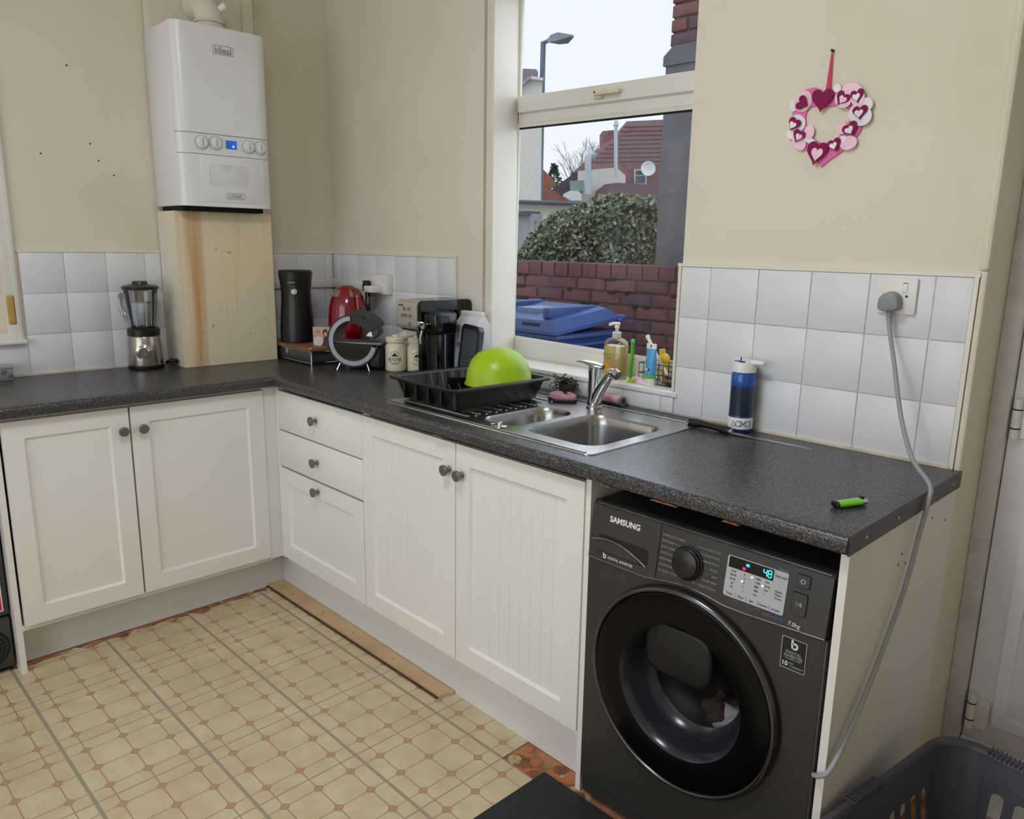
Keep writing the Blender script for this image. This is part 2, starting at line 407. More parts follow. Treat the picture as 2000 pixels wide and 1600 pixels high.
# slanted off-white boarding left of the window reveal
sl = lambda z: .965+(z-1.37)*.042
trim(5, MB().prism([(sl(.912), .912), (1.088, .912), (1.088, ZC), (sl(ZC), ZC)], -.008, WY, XZ), OFFWHITE, 'off white boarding beside the window')
struct(MB().prism([(WXA, -.004), (1.128, -.004), (1.132, .002), (1.106, .150), (WXA, .150)], .98, WZB, XY).build('trim_9', OFFWHITE, None, 0), 'off white painted window reveal')
# window board
trim(6, MB().rbox(1.101, 1.988, -.006, .15, .963, .980, .004), mat('white_sill_paint', (235, 235, 233), .3, var=.02), 'white window sill')

# ---- kitchen window
glass_m = bpy.data.materials.new('window_glass'); glass_m.use_nodes = True
n_ = glass_m.node_tree.nodes; l_ = glass_m.node_tree.links
n_.remove(n_['Principled BSDF']); tr_ = n_.new('ShaderNodeBsdfTransparent'); gl_ = n_.new('ShaderNodeBsdfGlossy'); gl_.inputs['Roughness'].default_value = .03
mx_ = n_.new('ShaderNodeMixShader'); tr_.inputs[0].default_value = (.93, .95, .96, 1)
nn_ = n_.new('ShaderNodeTexNoise'); nn_.inputs['Scale'].default_value = 40; mr_ = n_.new('ShaderNodeMapRange'); mr_.inputs['To Min'].default_value = .006; mr_.inputs['To Max'].default_value = .013
l_.new(nn_.outputs['Fac'], mr_.inputs['Value']); l_.new(mr_.outputs['Result'], mx_.inputs['Fac'])
l_.new(tr_.outputs[0], mx_.inputs[1]); l_.new(gl_.outputs[0], mx_.inputs[2]); l_.new(mx_.outputs[0], n_['Material Output'].inputs[0])
win = sempty('window_1', (1.55, .18, .98), 'white plastic kitchen window above the sink'); win.rotation_euler = (0, .018, 0)
fx0, fx1 = WXA-.125, WXB+.055
TZ0, TZ1 = 1.860, 1.957
MB().rbox(fx0, WXA-.004, .151, .1635, .964, 2.45, .004).rbox(WXB-.012, fx1, .151, .215, .964, 2.45, .004).rbox(fx0, fx1, .151, .215, .964, 1.045, .004).rbox(fx0, fx1, .151, .215, 2.36, 2.45, .004).build('frame', UPVC, win)
MB().prism([(.150, 1.043), (.157, 1.043), (.157, 1.056), (.154, 1.056)], WXA, WXB, lambda a, b, h: (h, a, b)).build('glazing_bead', UPVC, win)
MB().rbox(fx0, fx1, .151, .215, TZ0, 1.905, .003).prism([(.150, TZ0), (.157, TZ0), (.157, TZ0-.012), (.154, TZ0-.012)], WXA, WXB, lambda a, b, h: (h, a, b)).build('transom', UPVC, win)
sash = MB().rbox(WXA+.001, WXB-.001, .134, .20, 1.898, TZ1, .005).rbox(WXA-.04, WXA-.005, .1505, .1615, 1.90, 2.37, .004).rbox(WXB+.001, WXB+.04, .1515, .20, 1.90, 2.37, .004).rbox(WXA, WXB, .134, .20, 2.31, 2.37, .004).build('top_sash', UPVC, win)
cz = 1.925
MB().rbox(1.485, 1.52, .118, .136, cz-.016, cz+.016, .005).rbox(1.495, 1.60, .104, .12, cz-.008, cz+.008, .005).build('sash_catch', mat('cream_catch', (214, 206, 180), .4), win)
MB().cyl((1.502, .1035, cz+.002), (1.502, .1055, cz+.002), .0035, n=10).build('keyhole', GAP, win)
MB().box(WXA-.03, WXB+.03, .157, .161, 1.03, 1.87).build('pane', glass_m, win, 0)
MB().box(WXA-.03, WXB+.03, .1572, .1612, 1.94, 2.40).build('pane', glass_m, win, 0)
MB().box(WXA-.02, WXB+.02, .154, .157, TZ0-.019, TZ0-.012).build('gasket', GAP, win, 0)

# ---- side window on the left wall with a cream blind
win2 = sempty('window_2', (-.1, -1.9, LZ0), 'side window with closed cream blind at left edge')
MB().rbox(-.075, -.012, LW1-.03, LW1+.02, LZ0, LZ1, .004).rbox(-.075, -.012, LW0, LW0+.05, LZ0, LZ1, .004).rbox(-.075, -.012, LW0, LW1, LZ1-.05, LZ1, .004).rbox(-.075, -.012, LW0, LW1, LZ0, LZ0+.03, .004).build('frame', UPVC, win2)
MB().rbox(-.02, .006, LW1-.004, LW1+.012, LZ0-.01, LZ1, .003).build('bead', UPVC, win2)
MB().rbox(-.06, .030, LW0, LW1+.018, LZ0-.012, LZ0+.004, .004).build('sill', mat('white_sill_paint', (235, 235, 233), .3), win2)
MB().box(-.066, -.060, LW0+.03, LW1-.028, LZ0+.02, LZ1-.03).build('blind', mat('cream_blind_fabric', (226, 213, 190), .8, var=.03, scale=60, bump=.1), win2, 0)
MB().box(-.085, -.070, LW0, LW1, LZ0, LZ1).build('backing_board', mat('white_backing', (224, 222, 214), .5), win2, 0)  # opaque board added to close the dark gap behind the blind
MB().rbox(-.06, -.004, LW1-.032, LW1-.002, LZ0+.002, 1.104, .003).build('sash_foot', UPVC, win2)
MB().rbox(-.012, -.001, LW1-.028, LW1-.006, 1.105, 1.21, .003).build('sash_stop', mat('bare_varnished_pine', (196, 160, 84), .5, var=.1), win2)

# ---- back door in the recess at right
door = sempty('door_1', (DX0, .2, 0), 'white panelled back door with surface hinges at right')
DW = mat('white_door_gloss', (228, 228, 230), .35, var=.02)
MB().rbox(DX0, DX0+.044, .19, .26, 0, DZ, .003).rbox(DX0, DX1, .19, .26, DZ-.05, DZ, .003).rbox(DX1-.044, DX1, .19, .26, 0, DZ, .003).build('frame', mat('grey_white_frame_gloss', (206, 204, 198), .4, var=.06), door)
MB().rbox(DX0+.046, DX1-.046, .205, .25, .03, DZ-.055, .003).build('leaf', DW, door)
for xa, xb, za, zb in ((2.93, 3.47, .22, .95), (2.93, 3.47, 1.08, 1.93)):
    MB().plate([rrect(xa-.03, xb+.03, za-.03, zb+.03, .006, 2), rrect(xa, xb, za, zb, .004, 2)], .197, .206, XZ).build('panel_moulding', DW, door)
MB().rbox(DX0+.046, DX1-.046, .188, .206, .035, .13, .006).build('weather_board', DW, door)
for hz in (.215, 1.02, 1.85):
    h = MB().rbox(2.842, 2.862, .186, .206, hz-.052, hz+.052, .006).cyl((2.852, .187, hz-.05), (2.852, .187, hz+.05), .0105, n=14).prism([(2.862, hz-.048), (2.888, hz-.048), (2.893, hz-.036), (2.893, hz+.03), (2.880, hz+.046), (2.862, hz+.048)], .193, .206, XZ).build('hinge', mat('painted_hinge', (222, 220, 212), .4, var=.05), door)
    for dz in (-.024, .024): MB().cyl((2.852, .187, hz+dz-.0016), (2.852, .187, hz+dz+.0016), .0112, n=14).build('knuckle_joint', GAP, h)
MB().box(DX0, DX1, .06, .26, -.003, .02).build('threshold', PLINTH, door)
# plaster beading at the recess edge
trim(7, MB().rbox(2.772, 2.794, -.002, .02, 1.38, ZC, .008).rbox(2.779, 2.794, -.002, .02, .0, 1.38, .006), CREAM, 'cream plaster edge beside the door recess')
# ceiling lamp (out of the frame)
lamp = thing('ceiling_lamp', 'round opal ceiling lamp above the kitchen floor', 'lamp', (2.2, -1.6, ZC))
MB().lathe([(.24, -.02), (.24, 0)], (2.2, -1.6, ZC), 40).build('base', WHITEP, lamp)
MB().lathe([(.23, -.02), (.222, -.05), (.16, -.08), (.07, -.092), (.005, -.094)], (2.2, -1.6, ZC), 40, cap0=False).build('shade', mat('opal_glass', (246, 249, 255), .3, emit=CEILING_LAMP), lamp)

# ------------------------------------------------------------------ base cabinets
FY = -.62; FXL = .56           # door faces of the two runs
ZD0, ZD1 = .172, .857
def front_fr(run):
    if run == 'w': return lambda a, b, h: (a, FY+.018-h, b)        # h grows towards the room
    return lambda a, b, h: (FXL-.018+h, a, b)
def shaker(parent, run, a0, a1, z0, z1, name='door', strips=0, panel=True, st=.058):
    fr = front_fr(run); m = MB()
    if not panel:
        if run == 'w': m.rbox(a0, a1, FY, FY+.018, z0, z1, .003)
        else: m.rbox(FXL-.018, FXL, a0, a1, z0, z1, .003)
        return m.build(name, CAB, parent)
    outer = rrect(a0, a1, z0, z1, .002, 1); hole = rrect(a0+st, a1-st, z0+st, z1-st, .004, 2); inner = rrect(a0+st+.008, a1-st-.008, z0+st+.008, z1-st-.008, .003, 2)
    m.plate([outer, hole], 0, .018, fr)
    m.ring_loft([[fr(a, b, .018) for a, b in hole], [fr(a, b, .009) for a, b in inner]], False, False)
    pa0, pa1, pz0, pz1 = a0+st+.004, a1-st-.004, z0+st+.004, z1-st-.004
    if not strips: m.prism([(pa0, pz0), (pa1, pz0), (pa1, pz1), (pa0, pz1)], 0, .0095, fr)
    o = m.build(name, CAB, parent, 25)
    if strips:
        wd = (pa1-pa0)/strips
        for k in range(strips):
            x0, x1 = pa0+k*wd, pa0+(k+1)*wd; g = .0022
            MB().prism([(x0, 0), (x1, 0), (x1, .0078), (x1-g, .0098), (x0+g, .0098), (x0, .0078)], pz0, pz1, lambda a, b, h: fr(a, h, b)).build('panel_strip', CAB, o, 0)
    return o
KN = None
def knob(parent, run, a, z):
    global KN
    if KN is None:
        KN = MB().lathe([(.0085, 0), (.0085, .003), (.006, .006), (.006, .014), (.0155, .019), (.0172, .023), (.0165, .027), (.0135, .0285), (.0128, .0272), (.004, .0276)], (0, 0, 0), 24).mesh('knob', PEWTER)
    p = wloc(parent)
    if run == 'w': share('knob', KN, Vector((a, FY, z))-p, parent, (PI/2, 0, 0))
    else: share('knob', KN, Vector((FXL, a, z))-p, parent, (0, PI/2, 0))

# left run: double door cabinet
c = thing('base_cabinet', 'white double-door base cabinet below the boiler worktop', 'cabinet', (.3, -1.1, 0))
MB().box(.02, FXL-.02, -1.553, -1.535, .0, .868).box(.02, FXL-.02, -.667, -.650, .15, .868).box(.02, FXL-.02, -1.535, -.667, .15, .168).box(.02, .03, -1.535, -.667, .15, .868).box(.02, FXL-.02, -1.535, -.667, .855, .868).build('carcass', CAB, c, 0)
d = shaker(c, 'l', -1.529, -1.157, ZD0, ZD1); knob(d, 'l', -1.182, .779)
d = shaker(c, 'l', -1.151, -.668, ZD0, ZD1); knob(d, 'l', -1.117, .779)
MB().box(FXL-.032, FXL-.006, -.6665, -.612, ZD0-.01, .866).build('corner_post', CAB, c, 0)
MB().box(.44, .455, -1.553, -.553, .0, .155).build('plinth', PLINTH, c, 0)
# window run: drawers
c = thing('drawer_unit', 'white three-drawer unit in the inner corner', 'cabinet', (.87, -.3, 0))
XD0, XD1, XD2, XD3 = .566, 1.172, 1.660, 2.152
MB().box(.57, .588, FY+.02, -.02, .15, .868).box(XD1-.02, XD1-.002, FY+.02, -.02, .15, .868).box(.588, XD1-.02, FY+.02, -.02, .15, .168).box(.588, XD1-.02, -.03, -.02, .168, .868).build('carcass', CAB, c, 0)
MB().box(FXL-.004, FXL+.0195, FY+.007, FY+.03, ZD0-.01, .866).build('corner_post', CAB, c, 0)
d = shaker(c, 'w', XD0+.014, XD1-.002, .704, ZD1, 'drawer_front', panel=False); knob(d, 'w', .873, .786)
d = shaker(c, 'w', XD0+.014, XD1-.002, .556, .699, 'drawer_front', panel=False); knob(d, 'w', .872, .628)
d = shaker(c, 'w', XD0+.014, XD1-.002, ZD0, .549, 'drawer_front', st=.06); knob(d, 'w', .870, .516)
# window run: sink cabinet
c = thing('sink_cabinet', 'white double-door cabinet with grooved panels under the sink', 'cabinet', (1.66, -.3, 0))
MB().box(XD1, XD1+.018, FY+.02, -.02, .15, .868).box(XD3, XD3+.016, FY+.005, -.02, .0, .868).box(XD1+.018, XD3, FY+.02, -.02, .15, .168).box(XD1+.018, XD3, -.03, -.02, .168, .7).build('carcass', CAB, c, 0)
d = shaker(c, 'w', XD1+.001, XD2-.0015, ZD0, ZD1, strips=9); knob(d, 'w', 1.632, .774)
d = shaker(c, 'w', XD2+.0015, XD3-.001, ZD0, ZD1, strips=9); knob(d, 'w', 1.690, .770)
tag(MB().box(.456, 2.1515, -.566, -.552, .0, .149).build('plinth_board', PLINTH, None, 0), 'long white plinth board along the floor below drawers and sink', 'plinth')
# end panel beside the washing machine
p_ = thing('end_panel', 'tall off-white end panel right of the washing machine', 'panel', (2.785, -.3, 0))
MB().box(2.778, 2.793, -.612, -.002, 0, .871).build('board', mat('off_white_melamine', (226, 224, 214), .4, var=.015, scale=4), p_, 0)
MB().box(2.7775, 2.7935, -.6145, -.612, 0, .871).build('edging', CAB, p_, 0)
for q in ((-.06, .80), (-.16, .83), (-.33, .79), (-.345, .77), (-.30, .76)): MB().cyl((2.7925, q[0], q[1]), (2.7938, q[0], q[1]), .0028, n=8).build('screw_hole', INK, p_)

# ------------------------------------------------------------------ worktop
ZT, ZB = .910, .872; WF = -.645; LF = .60; XE = 2.797
wt = thing('worktop', 'speckled charcoal laminate worktop running around the corner', 'worktop', (1.4, -.3, ZB))
SX0, SX1, SY0, SY1 = 1.262, 2.108, -.558, -.092       # sink cut-out
m = MB()
def nose(yf, sgn):   # rounded front profile from yf inwards
    q = [(yf+.012, ZB), (yf+.003, ZB+.004), (yf, ZB+.010)]
    for t in range(6): a = PI/2*t/5; q.append((yf+.014-.014*math.cos(a), ZT-.014+.014*math.sin(a)))
    return q+[(yf+.06, ZT), (yf+.06, ZB)]
m.prism(nose(WF, 1), LF-.012, XE, YZ)
m.prism([(-(a-WF)+LF, b) for a, b in nose(WF, 1)], -2.6, WF+.012, lambda a, b, h: (a, h, b))
m.box(0, LF-.06, -2.6, WF+.06, ZB, ZT); m.box(LF-.06, LF-.012, WF+.012, WF+.06, ZB, ZT)
m.box(0, SX0, WF+.06, -.0005, ZB, ZT); m.box(SX1, XE, WF+.06, -.0005, ZB, ZT); m.box(SX0, SX1, WF+.06, SY0, ZB, ZT); m.box(SX0, SX1, SY1, -.0005, ZB, ZT)
m.build('top', WORK, wt, 30)
MB().box(XE, XE+.0025, WF+.008, -.001, ZB-.001, ZT+.0012).build('edge_strip', mat('dark_edge_strip', (72, 72, 74), .45, .3, var=.05), wt, 0)
for y_ in (-.06, -.22, -.40, -.56): MB().lathe([(.0042, 0), (.0036, .0014), (.001, .002)], n=12).build('screw', STEEL, wt, world=False).matrix_local = Matrix.Translation(Vector((XE+.0025, y_, .89))-wloc(wt)) @ Matrix.Rotation(PI/2, 4, 'Y')
CHIP = mat('raw_chipboard', (140, 98, 62), .9, var=.2, scale=90, bump=.4)
for x0, x1 in ((1.58, 1.63), (2.215, 2.25), (2.36, 2.43), (2.54, 2.58)):
    q = [(x0, 0), (x1, 0), (x0+.8*(x1-x0), .003), (x0+.45*(x1-x0), .0022), (x0+.2*(x1-x0), .0035)]
    MB().prism(q, WF+.0005, WF+.03, lambda a, b, h: (a, h, ZB-.0012+b)).build('chipped_edge', CHIP, wt, 0)

# ------------------------------------------------------------------ sink
sk = thing('sink', 'stainless one and a half bowl inset sink with drainer', 'sink', (1.7, -.33, ZT))
SO = (1.243, 2.126, -.576, -.074)
zt = ZT+.0035
bowl_big = (1.822, 2.088, -.520, -.190); bowl_small = (1.640, 1.790, -.520, -.235)
hb = rrect(*bowl_big, .055, 8); hs = rrect(*bowl_small, .055, 8)
m = MB(); out = rrect(*SO, .02, 5)
m.plate([out, hb, hs], zt-.0012, zt, XY)
lip = rrect(SO[0]-.003, SO[1]+.003, SO[2]-.003, SO[3]+.003, .022, 5)
m.ring_loft([[(a, b, zt) for a, b in out], [(a, b, zt-.0005) for a, b in rrect(SO[0]-.002, SO[1]+.002, SO[2]-.002, SO[3]+.002, .021, 5)], [(a, b, ZT+.0002) for a, b in lip]], False, False)
m.build('rim', SSINK, sk, 30)
def bowl(bx, depth, nm):
    m = MB(); rings = []; x0, x1, y0, y1 = bx
    rings.append([(a, b, zt) for a, b in rrect(x0, x1, y0, y1, .055, 8)])
    for ins, dz in ((.002, -.003), (.005, -.008), (.009, -.03), (.016, -depth+.03), (.022, -depth+.012), (.036, -depth+.002), (.056, -depth)):
        rings.append([(a, b, zt+dz) for a, b in rrect(x0+ins, x1-ins, y0+ins, y1-ins, max(.02, .055-ins*.5), 8)])
    m.ring_loft(rings, False, True); o = m.build(nm, SSINK, sk, 50)
    cx, cy = (x0+x1)/2, (y0+y1)/2
    MB().lathe([(.036, 0), (.034, .0025), (.022, .002), (.006, .0)], (cx, cy, zt-depth), 28).build('drain', CHROME, o)
    return o
bowl(bowl_big, .165, 'bowl'); bowl(bowl_small, .10, 'half_bowl')
for k in range(9):
    y_ = -.52+.045*k
    MB().rbox(1.285, 1.60, y_-.006, y_+.006, zt-.001, zt+.0028, .0025, 2).build('drainer_ridge', SSINK, sk)
for y_ in (-.5695, -.0825): MB().rbox(1.262, 2.108, y_-.0035, y_+.0035, zt, zt+.003, .0014).build('raised_edge', SSINK, sk)
for k in range(9): MB().lathe([(.004, 0), (.003, .002)], (1.612, -.50+.042*k, zt), 10).build('drain_dimple', CHROME, sk)

# tap
tp = thing('mixer_tap', 'chrome single-lever mixer tap behind the sink bowls', 'tap', (1.765, -.128, zt))
TX, TY = 1.765, -.128
MB().lathe([(.027, 0), (.027, .006), (.0235, .010), (.0228, .03), (.022, .10), (.0235, .115), (.0245, .132), (.021, .137)], (TX, TY, zt), 32).build('body', CHROME, tp)
sp_pts = bez([(TX+.004, TY-.004, zt+.022), (TX+.032, TY-.012, zt+.066), (TX+.066, TY-.018, zt+.112), (TX+.078, TY-.020, zt+.124), (TX+.094, TY-.022, zt+.128)], 5)
MB().tube(sp_pts, .0165, 16, rs=[.0180-.0040*i/(len(sp_pts)-1) for i in range(len(sp_pts))]).build('spout', CHROME, tp)
MB().cyl((TX+.092, TY-.022, zt+.1285), (TX+.108, TY-.024, zt+.120), .0150, n=20).build('aerator', STEEL, tp)
lv = MB(); hd = Vector((-.80, -.20, 0)).normalized(); sd = Vector((hd.y, -hd.x, 0))
rings = []
for t, wd, hz, th in ((-.026, .014, .134, .016), (0, .022, .138, .020), (.025, .018, .143, .014), (.048, .012, .146, .009), (.066, .010, .146, .006)):
    c0 = Vector((TX, TY, zt))+hd*t
    rings.append([tuple(c0+sd*(wd*math.cos(2*PI*j/14))+Vector((0, 0, hz+th*.5*math.sin(2*PI*j/14)))) for j in range(14)])
lv.ring_loft(rings); lv.build('lever', CHROME, tp)

# things by the sink
fz = mat('steel_wool', (84, 84, 80), .5, .6, var=.3, scale=200, bump=.8)
b_ = thing('scourer_ball', 'dark crumpled steel scourer resting against the tiles by the tap', 'scourer', (1.56, -.045, ZT))
r5 = random.Random(5); m = MB()
for q in range(46):
    a = Vector((r5.gauss(0, .016), r5.gauss(0, .012), abs(r5.gauss(0.022, .014))+.006)); pts = []
    for t in range(7): pts.append(Vector((1.56, -.045, zt))+a+Vector((.014*math.cos(t*1.1+q), .012*math.sin(t*1.1+q), .010*math.sin(t*.9+q*2)+.008)))
    m.tube([(p.x, min(p.y, -.004), max(p.z, zt+.002)) for p in pts], .0016, 4)
m.build('wire_coils', fz, b_)['kind'] = 'stuff'
MB().ball((1.56, -.045, zt+.020), .022, .018, .019, 14, 8).build('core', INK, b_)
sc = thing('scourer_pad', 'red and white woven scourer pad lying beside the tap', 'scourer', (1.625, -.125, zt), .25)
m = MB(); m.ring_loft([[((.052+s_)*math.cos(2*PI*j/24), (.033+s_)*math.sin(2*PI*j/24)*(1-.25*math.cos(2*PI*j/24)), z_+.004*math.sin(2*PI*j/12)) for j in range(24)] for s_, z_ in ((-.006, .003), (0, .010), (-.003, .020), (-.016, .027), (-.036, .028))]); 
def weave_mat():
    m_ = bpy.data.materials.new('red_white_mesh'); m_.use_nodes = True; n = m_.node_tree.nodes; l = m_.node_tree.links
    tc = n.new('ShaderNodeTexCoord'); wv = n.new('ShaderNodeTexWave'); wv.inputs['Scale'].default_value = 75; wv.inputs['Distortion'].default_value = 5; wv.inputs['Detail Scale'].default_value = 4; l.new(tc.outputs['Object'], wv.inputs['Vector'])
    rp = n.new('ShaderNodeValToRGB'); rp.color_ramp.elements[0].position = .5; rp.color_ramp.elements[0].color = rgb(150, 38, 62); rp.color_ramp.elements[1].position = .7; rp.color_ramp.elements[1].color = rgb(222, 190, 196)
    l.new(wv.outputs['Fac'], rp.inputs['Fac']); l.new(rp.outputs['Color'], n['Principled BSDF'].inputs['Base Color']); n['Principled BSDF'].inputs['Roughness'].default_value = .6
    bp = n.new('ShaderNodeBump'); bp.inputs['Strength'].default_value = .6; bp.inputs['Distance'].default_value = .003; l.new(wv.outputs['Fac'], bp.inputs['Height']); l.new(bp.outputs['Normal'], n['Principled BSDF'].inputs['Normal'])
    return m_
m.build('mesh_cover', weave_mat(), sc, world=False)
MB().ring_loft([[((.053)*math.cos(2*PI*j/24)*k_, .034*math.sin(2*PI*j/24)*(1-.25*math.cos(2*PI*j/24))*k_, z_) for j in range(24)] for k_, z_ in ((.9, .0005), (1.0, .004), (1.0, .009), (.9, .012))]).build('sponge_base', INK, sc, world=False)
pk = thing('pink_roll', 'pale pink tube lying behind the tap', 'tube', (1.74, -.028, zt))
MB().cyl((1.685, -.018, zt+.0145), (1.795, -.030, zt+.0145), .0145, n=24).build('tube', mat('pale_pink_plastic', (236, 186, 196), .45), pk)
MB().cyl((1.795, -.030, zt+.0145), (1.806, -.0312, zt+.0145), .0150, n=24).build('end_cap', GREYP, pk)
MB().cyl((1.8058, -.0312, zt+.0145), (1.8065, -.03125, zt+.0145), .010, n=20).build('cap_recess', DARKG, pk)
pg = thing('sink_plug', 'small chrome sink strainer lying on the sink edge between the bowls', 'strainer', (1.760, -.540, zt))
MB().lathe([(.020, 0), (.021, .003), (.015, .005), (.008, .0055), (.007, .012), (.003, .014)], (1.760, -.540, zt), 24).build('strainer', CHROME, pg)
MB().tube([(1.745-.02*math.cos(t/10*PI), -.545+.008*math.sin(t/10*PI), zt+.003) for t in range(11)], .0015, 6).build('chain', CHROME, pg)

# ------------------------------------------------------------------ washing machine
wm = thing('washing_machine', 'dark graphite front-loading washing machine under the worktop end', 'washing machine', (2.47, -.35, 0))
A0, A1 = 2.174, 2.768; YF = -.62; ZP = .684
m = MB(); m.box(A0, A0+.012, YF+.02, -.06, .02, .80).box(A1-.012, A1, YF+.02, -.06, .02, .80).box(A0, A1, -.07, -.06, .02, .80).box(A0, A1, YF+.02, -.06, .02, .04)
m.build('cabinet', WMBODY, wm, 0)
MB().rbox(A0-.002, A1+.002, YF+.035, -.05, .80, .816, .005).build('lid', mat('dark_lid', (30, 30, 31), .5), wm)
dc = (2.454, .435)
circ = lambda r, n=64: [(dc[0]+r*math.cos(2*PI*j/n), dc[1]+r*math.sin(2*PI*j/n)) for j in range(n)]
pb = [(A0, ZP-.008), (2.345, ZP-.008), (2.40, ZP+.001), (2.455, ZP+.008), (2.50, ZP+.004), (2.55, ZP-.004), (2.60, ZP-.004), (A1, ZP+.004)]   # wavy seam
MB().plate([[(A0, .055)]+[(A1, .055)]+list(reversed([(a, b-.0025) for a, b in pb])), circ(.20)], YF, YF+.02, XZ).build('front_panel', WMBODY, wm, 30)
MB().box(A0, A1, YF+.006, YF+.02, .012, .053).build('kick_panel', WMBODY, wm, 0)
SLOPE = .135
def py(z): return YF-.004+(z-ZP)*SLOPE
m = MB(); top = .808
vs = []; n8 = len(pb)
vs += [(a, YF-.004+.0*(b-ZP), b) for a, b in pb]; vs += [(a, py(top), top) for a, b in pb]; vs += [(a, py(top)+.010, top+.008) for a, b in pb]; vs += [(a, YF+.03, top+.008) for a, b in pb]; vs += [(a, YF+.03, b) for a, b in pb]
fs = []
for i in range(n8-1):
    for k in range(5): a = k*n8+i; b = ((k+1) % 5)*n8+i; fs.append((a, a+1, b+1, b))
fs += [tuple(k*n8 for k in range(5)), tuple(k*n8+n8-1 for k in range(5))]
m.add(vs, fs); cp = m.build('control_panel', WMPANEL, wm, 30)
MB().tube([(a, YF-.0035, b-.0012) for a, b in pb], .0014, 6).build('seam_line', mat('seam_grey', (128, 126, 124), .35, .6), wm)
MB().tube([(A0+.01, py(top)+.003, top+.004), (A1-.006, py(top)+.003, top+.004)], .0016, 6).build('top_highlight_edge', mat('bright_grey_edge', (120, 120, 122), .3, .5), wm)  # lighter grey rod standing in for the highlight along the panel top
MB().rbox(A1-.004, A1+.0045, YF+.002, YF+.03, .05, ZP-.002, .004).build('side_edge', mat('grey_side_edge', (86, 86, 88), .4, .4), wm)
RP = PI/2-math.atan(SLOPE)
def ptext(nm, body, x, z, size, material=PRINTW, align='CENTER', **k):
    p = Vector((x, py(z)-(.0022 if nm == 'display_caption' else .0012), z))-wloc(wm); return text(nm, body, material, wm, p, (RP, 0, 0), size, .0002, align, **k)
def ppoly(nm, poly, h, material, parent=None, base=.0):   # plate lying on the sloped panel: poly in (x,z)
    return MB().prism(poly, 0, 1, lambda a, b, t: (a, py(b)+.001-base-(h+.001)*t, b)).build(nm, material, parent or wm, 30)
ptext('brand_lettering', 'SAMSUNG', 2.272, .782, .0195, bold=.0006, label='white brand lettering')
# detergent drawer with scooped handle
dr = ppoly('detergent_drawer', [(2.180, .690), (2.372, .690), (2.372, .806), (2.180, .806)], .0008, WMPANEL)
ppoly('drawer_seam', [(2.3725, .682), (2.3738, .682), (2.3738, .808), (2.3725, .808)], .0003, GAP)
ppoly('handle_recess', [(2.200, .697), (2.345, .697), (2.348, .702), (2.348, .736), (2.335, .740), (2.20, .740)], .0012, BLACKP, dr)
MB().tube(bez([(2.182, py(.722)-.002, .722), (2.225, py(.733)-.004, .731), (2.275, py(.73)-.004, .727), (2.325, py(.712)-.003, .709), (2.345, py(.70)-.002, .699)], 6), .0026, 8).build('handle_lip', mat('graphite_gloss_lip', (110, 110, 116), .25, .6), dr)
ppoly('handle_plate', [(2.185, .700), (2.325, .700), (2.300, .716), (2.255, .726), (2.215, .726), (2.185, .716)], .0018, WMPANEL, dr)  # panel-coloured plate below the handle lip
ptext('inverter_lettering', 'DIGITAL INVERTER', 2.272, .684+.0045, .0088, label='white lettering beside the round b emblem')
def b_emblem(x, z, s, fr, material, parent, nm='b_emblem'):
    m = MB()
    m.prism([(x-.5*s, z+.9*s), (x-.15*s, z+.9*s), (x-.15*s, z-.2*s), (x-.2*s, z-.75*s), (x-.42*s, z-.55*s), (x-.5*s, z-.2*s)], 0, 1, fr)
    arc = []
    for t in range(13): a = math.radians(150-270*t/12); arc.append((x+.12*s+.58*s*math.cos(a), z-.15*s+.62*s*math.sin(a)))
    for t in range(13): a = math.radians(-120+270*t/12); arc.append((x+.12*s+.25*s*math.cos(a), z-.15*s+.27*s*math.sin(a)))
    m.prism(arc, 0, 1, fr); return m.build(nm, material, parent, 30)
b_emblem(2.224, .690, .0085, lambda a, b, t: (a, py(b)-.0006-.0004*t, b), PRINTW, wm)
# programme knob
kx, kz = 2.452, .742
Mk = Matrix.Translation((kx, py(kz), kz)) @ Matrix.Rotation(PI/2-0.13, 4, 'X')
kb = MB(Mk).lathe([(.0365, 0), (.0365, .008), (.0350, .012), (.0325, .0135), (.0315, .0175), (.029, .0190), (.004, .0192)], n=40).build('programme_knob', BLACKP, wm)
MB(Mk).lathe([(.0375, 0), (.0385, .003), (.0385, .006), (.037, .008)], n=40, cap0=False, cap1=False).build('knob_ring', DARKG, kb)
Lt = ['SUPER ECO WASH', 'BEDDING', 'DAILY WASH', 'DELICATES', 'BABY CARE', 'OUTDOOR CARE', '15\' QUICK WASH']
Rt = ['COTTON', 'E COTTON', 'SYNTHETICS', 'WOOL', 'SPIN', 'RINSE+SPIN', 'ECO DRUM CLEAN']
for k in range(7):
    z_ = .787-.0135*k
    ptext('programme_name', Lt[k], 2.379, z_, .0068, PRINTG, 'LEFT')
    ptext('programme_name', Rt[k], 2.527, z_-.002, .0068, PRINTG, 'RIGHT')
    if k < 5: ppoly('pointer_line', [(2.405+.012*(k < 1), z_), (2.440-.012*k, z_-.001), (2.440-.012*k, z_-.0003), (2.405+.012*(k < 1), z_+.0008)], .0004, PRINTG)
    if k in (0, 1, 2, 3, 4): ppoly('pointer_line', [(2.470+.008*k, z_-.002), (2.498, z_-.003), (2.498, z_-.0022), (2.470+.008*k, z_-.0012)], .0004, PRINTG)
